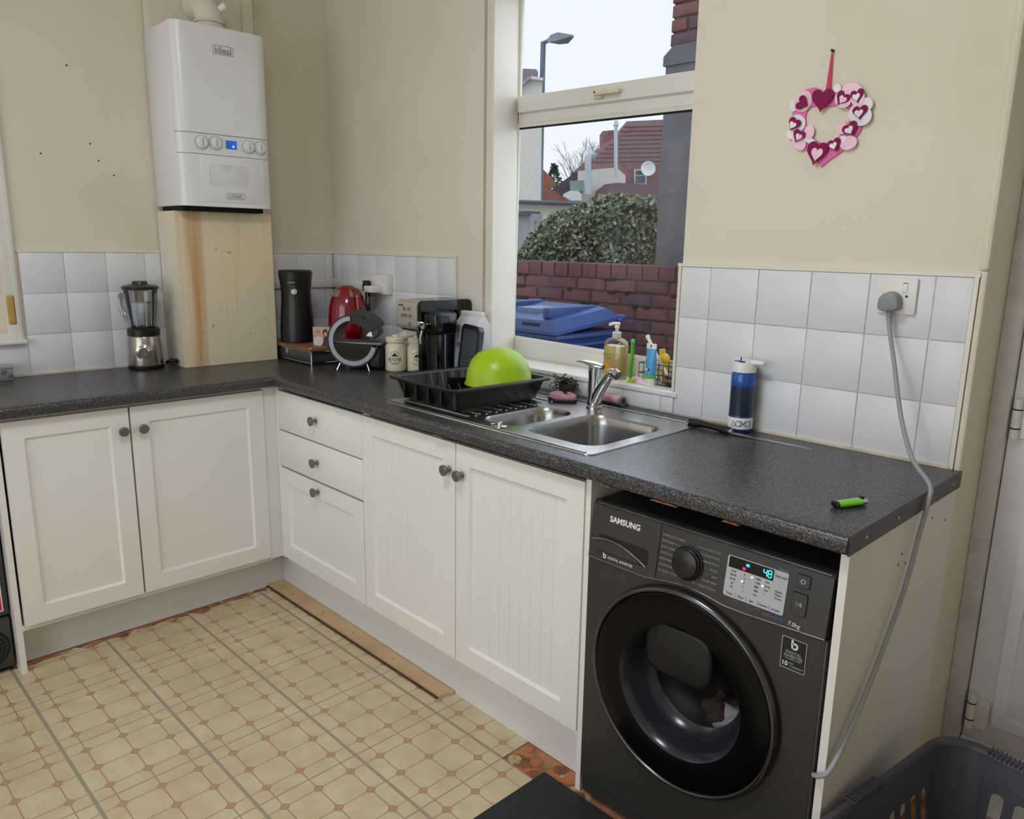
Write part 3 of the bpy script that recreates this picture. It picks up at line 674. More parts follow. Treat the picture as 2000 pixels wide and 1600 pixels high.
# display
ds = ppoly('display', rrect(2.545, 2.680, .7035, .7905, .004, 3), .0016, mat('pale_grey_display', (176, 178, 184), .35))
ppoly('digit_window', [(2.549, .766), (2.649, .766), (2.649, .789), (2.549, .789)], .0022, mat('black_digit_window', (14, 14, 16), .2), ds)
CY = mat('cyan_led', (60, 220, 235), .4, emit=1.6); RED = mat('red_led', (230, 40, 60), .4, emit=1.2); BLU = mat('blue_led', (60, 150, 240), .4, emit=1.2); WLED = mat('white_led', (215, 235, 255), .4, emit=1.6)
segs = {'4': 'bcfg', '8': 'abcdefg'}
def seg7(ch, x, z, s):
    S = {'a': (0, 1, 1, 0), 'd': (0, -1, 1, 0), 'g': (0, 0, 1, 0), 'b': (.5, .5, 0, 1), 'c': (.5, -.5, 0, 1), 'f': (-.5, .5, 0, 1), 'e': (-.5, -.5, 0, 1)}
    for k in segs[ch]:
        dx, dz, hx, hz = S[k]; cx, cz_ = x+dx*s, z+dz*s; a, b = (.42*s, .10*s) if hx else (.09*s, .42*s)
        ppoly('digit_segment', [(cx-a, cz_-b), (cx+a, cz_-b), (cx+a, cz_+b), (cx-a, cz_+b)], .0027, CY, ds)
seg7('4', 2.631, .778, .0072); seg7('8', 2.6412, .778, .0072)
ppoly('blue_icon', rrect(2.588, 2.596, .7775, .7835, .001, 1), .0027, BLU, ds); ppoly('red_icon', rrect(2.581, 2.588, .769, .774, .001, 1), .0027, RED, ds)
for x_, z_ in ((2.604, .759), (2.584, .744), (2.629, .749)): ppoly('indicator_light', [(x_+.002*math.cos(t*PI/4), z_+.002*math.sin(t*PI/4)) for t in range(8)], .0022, WLED, ds)
for cx, lab, nrow in ((2.562, ['Cold', '40 90', '60 95', '30', '20'], 5), (2.588, ['5', '4', '3', '2', '1'], 5), (2.612, ['1400', '1200', '800', '400', 'No'], 5), (2.634, ['Pre', 'Soak', 'Eco', 'i'], 4)):
    for r in range(nrow): ptext('display_caption', lab[r], cx, .7595-.0085*r, .0058, INK, 'LEFT' if cx > 2.6 else 'CENTER')
for cx, lab in ((2.560, 'Temp.'), (2.586, 'Rinse'), (2.610, 'Spin'), (2.636, 'Options'), (2.664, 'System')): ptext('display_caption', lab, cx, .7105, .0062, INK)
for cx in (2.573, 2.598, 2.623, 2.650): ppoly('display_divider', [(cx, .706), (cx+.0006, .706), (cx+.0006, .716), (cx, .716)], .0021, INK, ds)
ptext('display_caption', 'Delay End', 2.665, .779, .0062, INK); ptext('display_caption', 'Quick', 2.664, .748, .0062, INK); ptext('display_caption', 'Wash', 2.664, .741, .0062, INK); ptext('display_caption', '15 min', 2.664, .734, .0062, INK)
ptext('child_lock_caption', 'Child Lock', 2.668, .7945, .005, PRINTG)
for cx in (2.575, 2.600, 2.625): ptext('panel_mark', '( * )', cx, .698, .006, PRINTG)
for nm, x0, x1, z0, z1 in (('power_button', 2.697, 2.7235, .7725, .797), ('start_button', 2.694, 2.7235, .716, .7595)):
    bt = ppoly(nm, rrect(x0-.0015, x1+.0015, z0-.0015, z1+.0015, .004, 3), .0006, GAP)
    ppoly('button_cap', rrect(x0, x1, z0, z1, .0035, 3), .0022, mat('button_graphite', (58, 57, 57), .4, .2), bt)
    if nm == 'power_button':
        cx, cz_ = (x0+x1)/2, (z0+z1)/2
        MB().tube([(cx+.0045*math.sin(a), py(cz_)-.0026, cz_+.0045*math.cos(a)) for a in [.6+.1*k*(2*PI-1.2)/1.0 for k in range(11)]], .0006, 5).build('power_symbol', PRINTW, bt)
        MB().tube([(cx, py(cz_)-.0026, cz_+.001), (cx, py(cz_)-.0026, cz_+.006)], .0006, 5).build('power_symbol', PRINTW, bt)
    else:
        cx, cz_ = (x0+x1)/2, (z0+z1)/2
        MB().tube([(cx-.005, py(cz_)-.0026, cz_-.0045), (cx-.005, py(cz_)-.0026, cz_+.0045), (cx+.001, py(cz_)-.0026, cz_)], .0005, 5, closed=True).build('start_symbol', PRINTW, bt)
        for dx in (.003, .005): MB().tube([(cx+dx, py(cz_)-.0026, cz_-.004), (cx+dx, py(cz_)-.0026, cz_+.004)], .0005, 5).build('start_symbol', PRINTW, bt)
ptext('bubble_lettering', 'eco', 2.645, .6955, .0105, mat('green_print', (110, 128, 84), .5)); ptext('bubble_lettering', 'bubble', 2.668, .6960, .0105, mat('blue_print', (62, 110, 168), .5)); ptext('capacity_lettering', '7.0kg', 2.705, .6945, .0118)
# rating sticker
stk = MB().box(2.683, 2.735, YF-.0008, YF+.001, .596, .664).build('sticker', mat('sticker_black', (16, 20, 20), .4), wm, 0, label='black sticker with silver border')
MB().plate([[(2.683, .596), (2.735, .596), (2.735, .664), (2.683, .664)], [(2.6842, .5972), (2.7338, .5972), (2.7338, .6628), (2.6842, .6628)]], YF-.0014, YF-.0008, XZ).build('sticker_border', mat('silver_print', (176, 180, 180), .4), stk, 0)
SIL = mat('silver_print', (176, 180, 180), .4)
b_emblem(2.709, .650, .0125, lambda a, b, t: (a, YF-.0009-.0004*t, b), mat('pale_mint_print', (196, 214, 206), .4), stk)
def ftext(nm, body, x, z, size, material, parent, y=YF-.001, **k): return text(nm, body, material, parent, Vector((x, y, z))-wloc(parent), (PI/2, 0, 0), size, .0003, **k)
ftext('sticker_lettering', 'DIGITAL', 2.709, .6325, .0088, SIL, stk); ftext('sticker_lettering', 'INVERTER', 2.709, .6245, .0088, SIL, stk); ftext('sticker_lettering', 'TECHNOLOGY', 2.709, .6185, .0042, SIL, stk, space=1.4)
ftext('sticker_lettering', '10', 2.6925, .606, .0135, PRINTW, stk, bold=.0003); ftext('sticker_lettering', 'YEAR', 2.706, .6095, .0042, SIL, stk); ftext('sticker_lettering', 'WARRANTY', 2.717, .6035, .0052, SIL, stk)
# round door
Md = Matrix.Translation((dc[0], YF, dc[1])) @ Matrix.Rotation(PI/2, 4, 'X') @ Matrix.Diagonal((.975, .975, 1.0, 1.0))
dr = MB(Md).lathe([(.2525, -.004), (.2525, .006), (.2505, .014), (.2465, .0195), (.2420, .0215), (.2385, .0195), (.2372, .012)], n=96, cap0=False, cap1=False).build('porthole_door', mat('smoked_chrome_ring', (92, 92, 95), .22, .9, var=.04), wm, 60)
MB(Md).lathe([(.2376, .012), (.2372, .017), (.234, .0185), (.200, .0180), (.172, .0155), (.1655, .0145)], n=96, cap0=False, cap1=False).build('black_glass', mat('porthole_black_glass', (5, 5, 6), .2, spec=.18), dr, 60)
MB(Md).lathe([(.1655, .0145), (.160, .010), (.152, -.010), (.143, -.04), (.133, -.062), (.120, -.072)], n=80, cap0=False, cap1=False).build('bowl_rim', mat('smoked_bowl_rim', (58, 59, 66), .2, .5), dr, 60)
sg = bpy.data.materials.new('smoked_glass'); sg.use_nodes = True; n_ = sg.node_tree.nodes; l_ = sg.node_tree.links; n_.remove(n_['Principled BSDF'])
t1 = n_.new('ShaderNodeBsdfTransparent'); t1.inputs[0].default_value = (.85, .85, .86, 1); g1 = n_.new('ShaderNodeBsdfGlossy'); g1.inputs['Roughness'].default_value = .35; g1.inputs['Color'].default_value = (.8, .8, .85, 1)
nz = n_.new('ShaderNodeTexNoise'); nz.inputs['Scale'].default_value = 6; mr_ = n_.new('ShaderNodeMapRange'); mr_.inputs['To Min'].default_value = .010; mr_.inputs['To Max'].default_value = .018; l_.new(nz.outputs['Fac'], mr_.inputs['Value'])
m1 = n_.new('ShaderNodeMixShader'); l_.new(mr_.outputs['Result'], m1.inputs['Fac']); l_.new(t1.outputs[0], m1.inputs[1]); l_.new(g1.outputs[0], m1.inputs[2]); l_.new(m1.outputs[0], n_['Material Output'].inputs[0])
MB(Md).lathe([(.121, -.071), (.10, -.088), (.06, -.098), (.002, -.10)], n=64, cap0=False, cap1=True).build('bowl_glass', sg, dr, 60)
MB(Md).lathe([(.215, -.03), (.215, -.26), (.21, -.27), (.002, -.27)], n=48, cap0=False, cap1=True).build('drum', mat('dark_drum_steel', (26, 26, 28), .95, 0.0, var=.02, spec=.1), wm, 40)
ad = MB(Md @ Matrix.Translation((-.01, .075, 0)))
ad.ring_loft([[(a*k_, b*k_, h) for a, b in rrect(-.115, .075, -.075, .06, .045, 6)] for k_, h in ((1, -.065), (1, -.030), (.95, -.024), (.86, -.022))])
ad.build('dark_slab', mat('black_slab', (9, 9, 10), .5), dr, 50)  # black rounded slab across the upper part of the porthole bowl
cl1 = thing('laundry', 'white and red clothes in the drum behind the porthole', 'clothes', (2.53, -.5, .31))
def rag(m, c, sx, sy, sz, seed):
    rr = random.Random(seed); ph = [rr.random()*6 for _ in range(6)]
    n, k = 22, 12; rings = []
    for i in range(1, k):
        ring = []
        for j in range(n):
            a = 2*PI*j/n; b = PI*i/k; q = 1+.16*math.sin(3*a+ph[0]+2*b)+.12*math.sin(5*a+ph[1]-3*b)+.10*math.sin(7*b+ph[2])
            ring.append((c[0]+sx*q*math.sin(b)*math.cos(a), c[1]+sy*q*math.sin(b)*math.sin(a), c[2]-sz*q*math.cos(b)))
        rings.append(ring)
    return m.ring_loft(rings)
rag(MB(), (2.545, -.47, .315), .065, .045, .04, 1).build('white_cloth', mat('white_cotton', (190, 190, 196), .9, bump=.2), cl1, 60)
rag(MB(), (2.585, -.455, .375), .05, .04, .05, 2).build('red_cloth', mat('red_cotton', (170, 72, 60), .9, bump=.2), cl1, 60)
rag(MB(), (2.48, -.45, .31), .05, .05, .04, 3).build('dark_cloth', mat('brown_cotton', (70, 52, 50), .9, bump=.2), cl1, 60)
for x_ in (2.21, 2.73):
    for y_ in (-.57, -.1): MB().cyl((x_, y_, .0), (x_, y_, .03), .018, n=16).build('foot', BLACKP, wm)

# ------------------------------------------------------------------ floor things
mtm = mat('black_rubber', (38, 39, 43), .8, var=.12, scale=60, bump=.3)
tag(MB().rbox(2.055, 2.74, -1.25, -.632, .0005, .007, .003).build('floor_mat', mtm), 'black rubber mat on the floor in front of the washing machine', 'mat')
PLY = mat('bare_plywood', (202, 172, 134), .7, var=.06, scale=8, col2=(186, 150, 112), bump=.08)
ply = thing('plywood_strip', 'bare plywood strip laid along the window side plinth', 'plank', (1.0, -.6, 0))
MB().prism([(.455, -.636), (1.580, -.622), (1.597, -.573), (.458, -.568)], .0006, .012, XY).build('board', PLY, ply, 0)
MB().prism([(.455, -.645), (1.575, -.631), (1.580, -.6225), (.455, -.6365)], .0006, .0045, XY).build('dark_glue_edge', mat('dirty_glue_line', (94, 62, 40), .9, var=.2, scale=60), ply, 0)
for q in ((.52, -.60), (.62, -.61), (.83, -.60), (.845, -.604), (1.05, -.6), (1.30, -.6)): MB().cyl((q[0], q[1], .0118), (q[0], q[1], .0124), .003, n=8).build('nail_head', INK, ply)

# laundry basket
lb = thing('laundry_basket', 'dark grey plastic laundry basket with slotted sides by the door', 'basket', (3.055, -.505, 0), -.14)
BX, BY, BZ = .215, .335, .325
bsk = mat('slate_grey_plastic', (72, 74, 82), .42, var=.04)
def bring(z, ex=0.0, n=8):
    k = .80+.20*z/BZ; r = .075*k+ex
    return [(a, b, z) for a, b in rrect(-BX*k-ex, BX*k+ex, -BY*k-ex, BY*k+ex, r, n)]
m = MB(); m.ring_loft([bring(.0), bring(.02), bring(.022, -.004), bring(.004, -.004)], False, False); m.prism([(a, b) for a, b, _ in bring(.004, -.003)], .001, .006, XY); m.build('base', bsk, lb, 40, world=False)
m = MB(); m.ring_loft([bring(.262), bring(.31), bring(.31, -.004), bring(.262, -.004)], False, False, closed=True); m.build('upper_band', bsk, lb, 40, world=False)
m = MB(); m.ring_loft([bring(.300, .001), bring(.302, .016), bring(.318, .018), bring(.325, .012), bring(.324, .002), bring(.314, -.003)], closed=True); m.build('rim', bsk, lb, 50, world=False)
def side(a_len, off, axis, sgn):
    loops = []; r0 = .08
    hw = lambda z: (a_len-.075)*(.80+.20*z/BZ)
    outer = [(-hw(.02), .02), (hw(.02), .02), (hw(.263), .263), (-hw(.263), .263)]; loops.append(outer)
    cnt = int(2*(hw(.1)+.006)/.043); st_ = 2*(hw(.1)-.002)/cnt
    for z0, z1 in ((.045, .135), (.155, .245)):
        for k in range(cnt):
            cx = (-hw(.1)+.004)+st_*(k+.5); loops.append(rrect(cx-.0135, cx+.0135, z0, z1, .0125, 4))
    def fr(a, z, h):
        d = off*(.80+.20*z/BZ)-h
        return (a, sgn*d, z) if axis == 'y' else (sgn*d, a, z)
    m = MB(); m.plate(loops, 0, .004, fr); m.build('slotted_side', bsk, lb, 30, world=False)
side(BX, BY, 'y', 1); side(BX, BY, 'y', -1); side(BY, BX, 'x', 1); side(BY, BX, 'x', -1)
for sx in (1, -1):
    for sy in (1, -1):
        rings = []
        for h in (0, .004):
            for z in ((.02, .14, .263) if h == 0 else (.263, .14, .02)):
                k = .80+.20*z/BZ; r = .075*k-h
                rings.append([(sx*((BX-.075)*k+r*math.cos(t*PI/16)), sy*((BY-.075)*k+r*math.sin(t*PI/16)), z) for t in range(9)])
        mm = MB(); n9 = 9; vs = [p for r in rings for p in r]; fs = []
        for i in range(6):
            a, b = i*n9, ((i+1) % 6)*n9
            for j in range(8): fs.append((a+j, a+j+1, b+j+1, b+j))
        mm.add(vs, fs).build('corner', bsk, lb, 60, world=False)
for sx, axis, off in ((-1, 'x', BX+.009), (1, 'y', BY+.009)):
    for k in range(13):
        t = -.054+.009*k; cx = (-off+.002, t-.02) if axis == 'x' else (t-.075, off-.002)
        (MB().rbox(cx[0]-.014, cx[0]+.012, cx[1]-.0028, cx[1]+.0028, .300, .3275, .002, 1) if axis == 'x' else MB().rbox(cx[0]-.0028, cx[0]+.0028, cx[1]-.012, cx[1]+.014, .300, .3275, .002, 1)).build('grip_rib', bsk, lb, world=False)

# appliance at the left edge
ap = thing('undercounter_appliance', 'dark grey appliance with red label at the left edge', 'appliance', (.26, -1.9, 0))
APM = mat('charcoal_appliance_plastic', (62, 63, 65), .5, var=.04)
MB().rbox(.03, .500, -2.14, -1.558, .205, .855, .008).build('body', APM, ap)
MB().rbox(.03, .500, -2.14, -1.560, .02, .197, .008).build('lower_panel', APM, ap)
MB().box(.05, .47, -2.1, -1.58, .0, .205).build('plinth_recess', GAP, ap, 0)
for k in range(5):
    r = .012+.0125*k
    MB().tube([(.5005, -1.632+r*math.cos(2*PI*j/28), .100+r*math.sin(2*PI*j/28)) for j in range(28)], .0035, 6, closed=True).build('grille_slot', GAP, ap)
for a in (0, PI/2):
    MB().tube([(.5035, -1.632-.065*math.cos(a+.1), .1-.065*math.sin(a+.1)), (.5035, -1.632+.065*math.cos(a+.1), .1+.065*math.sin(a+.1))], .0016, 6).build('grille_bar', APM, ap)
lbm = MB().box(.500, .5012, -1.70, -1.574, .222, .350).build('energy_label', WHITEP, ap, 0, label='red label with white border')
MB().box(.5012, .5018, -1.70, -1.578, .226, .332).build('label_print', mat('red_print', (190, 30, 44), .5), lbm, 0)
for body, y_, z_, sz in (('T', -1.583, .341, .014), ('O', -1.585, .300, .016), ('48', -1.590, .276, .014), ('E', -1.589, .239, .014)):
    text('label_lettering', body, INK if z_ > .335 else PRINTW, lbm, Vector((.5021, y_, z_))-wloc(lbm), (PI/2, 0, PI/2), sz, .0002, 'CENTER')

# ------------------------------------------------------------------ boiler and boxings
BOXW = None
def boxing_mat():
    m = bpy.data.materials.new('painted_boxing_board'); m.use_nodes = True; n = m.node_tree.nodes; l = m.node_tree.links
    tc = n.new('ShaderNodeTexCoord'); mp = n.new('ShaderNodeMapping'); mp.inputs['Scale'].default_value = (1, 30, 1.1); l.new(tc.outputs['Object'], mp.inputs['Vector'])
    no = n.new('ShaderNodeTexNoise'); no.inputs['Scale'].default_value = 1.0; no.inputs['Detail'].default_value = 4; l.new(mp.outputs['Vector'], no.inputs['Vector'])
    sp = n.new('ShaderNodeSeparateXYZ'); l.new(tc.outputs['Object'], sp.inputs[0])
    def mt(op, *a):
        k = n.new('ShaderNodeMath'); k.operation = op
        for i, v in enumerate(a):
            if isinstance(v, (int, float)): k.inputs[i].default_value = v
            else: l.new(v, k.inputs[i])
        return k.outputs[0]
    band = mt('MAXIMUM', mt('SUBTRACT', 1.0, mt('MULTIPLY', mt('ABSOLUTE', mt('ADD', sp.outputs[1], .142)), 22.0)), 0.0)     # old stain running down one board
    stain = mt('ADD', mt('MULTIPLY', mt('MULTIPLY', band, no.outputs['Fac']), .55), mt('MULTIPLY', no.outputs['Fac'], .35))
    rp = n.new('ShaderNodeValToRGB'); e = rp.color_ramp.elements; e[0].position = .20; e[0].color = rgb(226, 212, 182); e[1].position = .50; e[1].color = rgb(196, 150, 96)
    l.new(stain, rp.inputs['Fac'])
    n2 = n.new('ShaderNodeTexNoise'); n2.inputs['Scale'].default_value = 55; n2.inputs['Detail'].default_value = 2; l.new(tc.outputs['Object'], n2.inputs['Vector'])
    r2 = n.new('ShaderNodeValToRGB'); r2.color_ramp.elements[0].position = .70; r2.color_ramp.elements[1].position = .76; l.new(n2.outputs['Fac'], r2.inputs['Fac'])
    mx = n.new('ShaderNodeMix'); mx.data_type = 'RGBA'; l.new(r2.outputs['Color'], mx.inputs['Factor']); l.new(rp.outputs['Color'], mx.inputs['A']); mx.inputs['B'].default_value = rgb(176, 140, 98)
    l.new(mx.outputs['Result'], n['Principled BSDF'].inputs['Base Color']); n['Principled BSDF'].inputs['Roughness'].default_value = .6
    return m
BXM = boxing_mat()
bx = thing('pipe_boxing', 'cream painted wooden pipe boxing with brown streaks below the boiler', 'boxing', (.1, -.6, ZT))
MB().box(.162, .180, -.806, -.404, ZT+.001, 1.530).build('front_board', BXM, bx, 0)
MB().box(.001, .162, -.806, -.790, ZT+.001, 1.530).build('side_board', CREAM, bx, 0)
MB().box(.001, .162, -.420, -.404, ZT+.001, 1.530).build('side_board', CREAM, bx, 0)
MB().box(.172, .1808, -.8075, -.797, ZT+.001, 1.530).build('corner_bead', BXM, bx, 0)
fb = thing('flue_boxing', 'cream boxing rising to the ceiling behind the boiler flue', 'boxing', (.05, -.6, 2.2))
MB().box(.0, .060, -.800, -.385, 2.207, ZC-.001).build('board', CREAM, fb, 0)
MB().box(.060, .068, -.43, -.385, 2.207, ZC-.001).build('batten', CREAM, fb, 0)
bo = thing('gas_boiler', 'white wall-mounted gas boiler above the wooden boxing', 'boiler', (.14, -.62, 1.545))
BOM = mat('white_boiler_enamel', (226, 228, 228), .28, var=.008, scale=4)
by0, by1, bz0, bz1 = -.806, -.440, 1.548, 2.205
MB().rbox(.004, .235, by0, by1, bz0, bz1, .004).build('casing', BOM, bo)
# front with soft vertical edges, upper part, control strip, lower part
def bfront(z0, z1, nm, e=0.0):
    prof = [(by0, .233)]
    for t in range(7): a = PI/2*t/6; prof.append((by0+.055-.055*math.cos(a)+.0, .252+.028*math.sin(a)+e))
    for t in range(7): a = PI/2*(1-t/6); prof.append((by1-.055+.055*math.cos(a), .252+.028*math.sin(a)+e))
    prof.append((by1, .233))
    return MB().prism(prof, z0, z1, lambda a, b, h: (b, a, h)).build(nm, BOM, bo, 40)
bfront(1.818, bz1, 'upper_front'); bfront(1.742, 1.816, 'control_strip', -.0015); bfront(bz0, 1.740, 'lower_front')
MB().rbox(.262, .2825, -.735, -.475, 1.562, 1.736, .006).build('flap', BOM, bo)
MB().rbox(.280, .2835, -.700, -.545, 1.630, 1.705, .001).plate([rrect(-.702, -.543, 1.628, 1.707, .003, 2), rrect(-.698, -.547, 1.632, 1.703, .002, 2)], .2825, .2842, YZ).build('flap_recess', mat('flap_grey', (220, 222, 222), .32), bo, 30)
LG = mat('boiler_grey_print', (150, 152, 152), .5)
text('maker_lettering', 'ideal', LG, bo, Vector((.2808, -.617, 2.124))-wloc(bo), (PI/2, 0, PI/2), .036, .0006, bold=.0006, label='grey maker lettering in a thin box')
MB().plate([[(-.657, 2.108), (-.577, 2.108), (-.577, 2.142), (-.657, 2.142)], [(-.655, 2.110), (-.579, 2.110), (-.579, 2.140), (-.655, 2.140)]], .2795, .2806, YZ).build('lettering_frame', LG, bo, 0)
text('range_lettering', 'LOGIC', LG, bo, Vector((.284, -.600, 1.590))-wloc(bo), (PI/2, 0, PI/2), .019, .0005)
MB().plate([rrect(-.637, -.563, 1.579, 1.602, .003, 2), rrect(-.6355, -.5645, 1.5805, 1.6005, .002, 2)], .2825, .2838, YZ).build('lettering_frame', LG, bo, 0)
for k, y_ in enumerate((-.722, -.668, -.535, -.487)):
    Mk = Matrix.Translation((.278, y_, 1.783 if k != 1 else 1.785)) @ Matrix.Rotation(PI/2, 4, 'Y')
    dl = MB(Mk).lathe([(.025, 0), (.025, .003), (.0195, .004), (.0185, .014), (.015, .0155), (.003, .0155)], n=28).build('dial', BOM, bo)
    MB(Mk).lathe([(.0258, .0005), (.0262, .0022), (.0245, .0034)], n=28, cap0=False, cap1=False).build('dial_scale', LG, dl)
    MB(Mk).box(-.013, .013, -.0015, .0015, .0150, .0165).build('pointer', LG, dl, 0)
MB().rbox(.2775, .2805, -.627, -.584, 1.768, 1.800, .001).build('display', mat('blue_lcd', (34, 86, 190), .3, emit=.35), bo)
MB().ball((.2808, -.598, 1.778), .0026, .0042, .0042, 10, 6).build('display_light', mat('bright_blue_led', (80, 190, 255), .3, emit=2.5), bo)
MB().box(.02, .225, -.79, -.46, 1.531, 1.548).build('underside_shadow_gap', GAP, bo, 0)  # solid dark block standing in for the shade between boiler and boxing
fl = MB(); fx, fy = .165, -.612
pts = [(fx, fy, 2.205), (fx, fy, 2.245)]
for t in range(1, 9): a = PI/2*t/8; pts.append((fx-.07+.07*math.cos(a), fy-.01*t/8, 2.245+.075*math.sin(a)))
pts.append((.062, fy-.012, 2.32)); FLM = mat('ivory_flue_plastic', (222, 216, 200), .4, var=.02)
fl.tube(pts, .052, 28); flu = fl.build('flue_elbow', FLM, bo, 50)
MB().lathe([(.064, 0), (.064, .010), (.056, .018), (.055, .03)], (fx, fy, 2.204), 32).build('flue_collar', FLM, flu)
MB().tube([(fx-.052*0+.056*math.cos(2*PI*j/28), fy+.056*math.sin(2*PI*j/28), 2.243) for j in range(28)], .005, 6, closed=True).build('joint_ring', FLM, flu)
MB().cyl((fx+.028, fy+.03, 2.292), (fx+.045, fy+.047, 2.308), .013, n=18).build('sampling_cap', WHITEP, flu)

# marks on the left wall: old screw holes
for y_, z_ in ((-1.085, 2.04), (-1.20, 1.72), (-1.005, 1.71), (-.955, 1.66), (-1.03, 1.77)):
    MB().cyl((WX-.001, y_, z_), (WX+.0006, y_, z_), .0035, n=8).build('screw_hole', INK, wall_left)

# ------------------------------------------------------------------ electrics
SOCK = mat('white_socket_plastic', (228, 227, 222), .35, var=.01)
s1 = thing('wall_socket', 'white single switched wall socket on the right tiles', 'socket', (2.607, 0, 1.313))
MB().rbox(2.563, 2.651, -.010, -.0005, 1.270, 1.357, .003).build('plate', SOCK, s1)
MB().rbox(2.617, 2.630, -.0125, -.009, 1.322, 1.348, .002).build('rocker', WHITEP, s1)
MB().box(2.6185, 2.6285, -.0128, -.0122, 1.3445, 1.3465).build('red_mark', INK, s1, 0)
MB().cyl((2.629, -.0108, 1.314), (2.629, -.0095, 1.314), .0032, n=10).build('fixing_screw', INK, s1)
gp = mat('grey_plug_plastic', (138, 143, 147), .5, var=.02)
pc = thing('appliance_plug', 'grey three-pin plug with long grey cable to the washing machine', 'plug', (2.595, -.02, 1.30))
pr = [(2.572, 1.290), (2.574, 1.281), (2.582, 1.277), (2.611, 1.279), (2.620, 1.284), (2.622, 1.296), (2.619, 1.312), (2.610, 1.321), (2.597, 1.325), (2.583, 1.320), (2.574, 1.308)]
MB().ring_loft([[(a, -.0102, b) for a, b in pr], [(a, -.034, b) for a, b in pr], [(2.597+(a-2.597)*.93, -.041, 1.30+(b-1.30)*.93) for a, b in pr], [(2.597+(a-2.597)*.6, -.044, 1.30+(b-1.30)*.6) for a, b in pr]]).build('body', gp, pc, 40)
for k in range(5): MB().cyl((2.598+.0008*k, -.0255, 1.276-.006*k), (2.598+.0008*k, -.0256, 1.272-.006*k), .0075-.0004*k, n=14).build('strain_relief', gp, pc)
path = [(2.599, -.026, 1.275), (2.606, -.032, 1.235), (2.640, -.075, 1.165), (2.690, -.130, 1.045), (2.745, -.190, .965), (2.800, -.232, .925), (2.8075, -.252, .892), (2.8075, -.285, .82), (2.8075, -.335, .71), (2.8075, -.452, .567), (2.808, -.560, .47), (2.806, -.622, .425), (2.793, -.632, .408), (2.775, -.622, .395), (2.771, -.59, .38)]
MB().tube(bez(path, 6), .0052, 10).build('cable', mat('grey_cable', (150, 154, 158), .45, var=.02), pc, 60)
s2 = thing('wall_socket', 'white double wall socket on the corner tiles', 'socket', (.405, 0, 1.24))
MB().rbox(.322, .490, -.034, -.0005, 1.197, 1.282, .004).build('back_box', SOCK, s2)
for x_ in (.39, .47): MB().rbox(x_-.008, x_+.008, -.037, -.033, 1.252, 1.272, .002).build('rocker', WHITEP, s2)
p1 = thing('plug', 'black plug in the left half of the corner socket', 'plug', (.352, -.05, 1.235))
MB().rbox(.336, .374, -.062, -.0345, 1.208, 1.254, .008, 3).build('body', BLACKP, p1)
MB().box(.345, .356, -.0628, -.0615, 1.240, 1.248).build('rating_mark', PRINTG, p1, 0)
MB().tube(bez([(.355, -.050, 1.210), (.352, -.050, 1.18), (.345, -.045, 1.12), (.347, -.043, 1.06), (.36, -.05, .99)], 6), .0035, 8).build('cable', BLACKP, p1)
p2 = thing('usb_charger', 'white charger block in the right half of the corner socket', 'charger', (.43, -.05, 1.22))
MB().rbox(.40, .46, -.095, -.0345, 1.206, 1.234, .004).build('body', WHITEP, p2)
MB().rbox(.422, .434, -.088, -.076, 1.188, 1.206, .002).build('cable_plug', BLACKP, p2)
MB().tube(bez([(.428, -.082, 1.19), (.42, -.078, 1.16), (.395, -.07, 1.12), (.385, -.07, 1.07), (.375, -.06, 1.0)], 6), .0022, 8).build('cable', BLACKP, p2)
MB().tube([(.405+.014*math.cos(t*.8), -.075+.004*math.sin(t*.5), 1.137+.014*math.sin(t*.8)) for t in range(17)], .0018, 6).build('cable_tie_coil', BLACKP, p2)
tk = thing('cable_trunking', 'white cable trunking around the tiled corner', 'trunking', (.02, -.02, 1.21))
MB().rbox(.0006, .016, -.404, -.0006, 1.207, 1.246, .003).build('run', SOCK, tk); MB().rbox(.0165, .322, -.016, -.0006, 1.207, 1.246, .003).build('run', SOCK, tk)

# ------------------------------------------------------------------ worktop things, left
bl = thing('jug_blender', 'glass jug blender with steel base beside the pipe boxing', 'blender', (.085, -.925, ZT), .55)
STB = mat('satin_steel_base', (168, 160, 150), .26, .95, var=.05, scale=60)
MB().lathe([(.064, 0), (.066, .004), (.066, .016), (.062, .018)], n=36).build('foot_ring', BLACKP, bl, world=False)
MB().lathe([(.063, .016), (.0635, .02), (.058, .128), (.055, .134)], n=40).build('motor_base', STB, bl, world=False)
MB().lathe([(.052, .130), (.060, .134), (.061, .158), (.054, .164), (.04, .165)], n=40).build('collar', BLACKP, bl, world=False)
cg = bpy.data.materials.new('clear_glass'); cg.use_nodes = True; n_ = cg.node_tree.nodes; l_ = cg.node_tree.links; n_.remove(n_['Principled BSDF'])
t1 = n_.new('ShaderNodeBsdfTransparent'); t1.inputs[0].default_value = (.95, .96, .965, 1); g1 = n_.new('ShaderNodeBsdfGlossy'); g1.inputs['Roughness'].default_value = .06
fr_ = n_.new('ShaderNodeFresnel'); fr_.inputs['IOR'].default_value = 1.45; nz = n_.new('ShaderNodeTexNoise'); nz.inputs['Scale'].default_value = 30; ad_ = n_.new('ShaderNodeMath'); ad_.operation = 'MULTIPLY_ADD'; ad_.inputs[1].default_value = .06
l_.new(nz.outputs['Fac'], ad_.inputs[0]); l_.new(fr_.outputs[0], ad_.inputs[2]); m1 = n_.new('ShaderNodeMixShader'); l_.new(ad_.outputs[0], m1.inputs['Fac']); l_.new(t1.outputs[0], m1.inputs[1]); l_.new(g1.outputs[0], m1.inputs[2]); l_.new(m1.outputs[0], n_['Material Output'].inputs[0])
jug = MB().lathe([(.042, .166), (.046, .172), (.056, .25), (.062, .318), (.060, .318), (.054, .25), (.044, .176), (.02, .172)], n=40, cap0=False, cap1=False).build('glass_jug', cg, bl, 50, world=False)
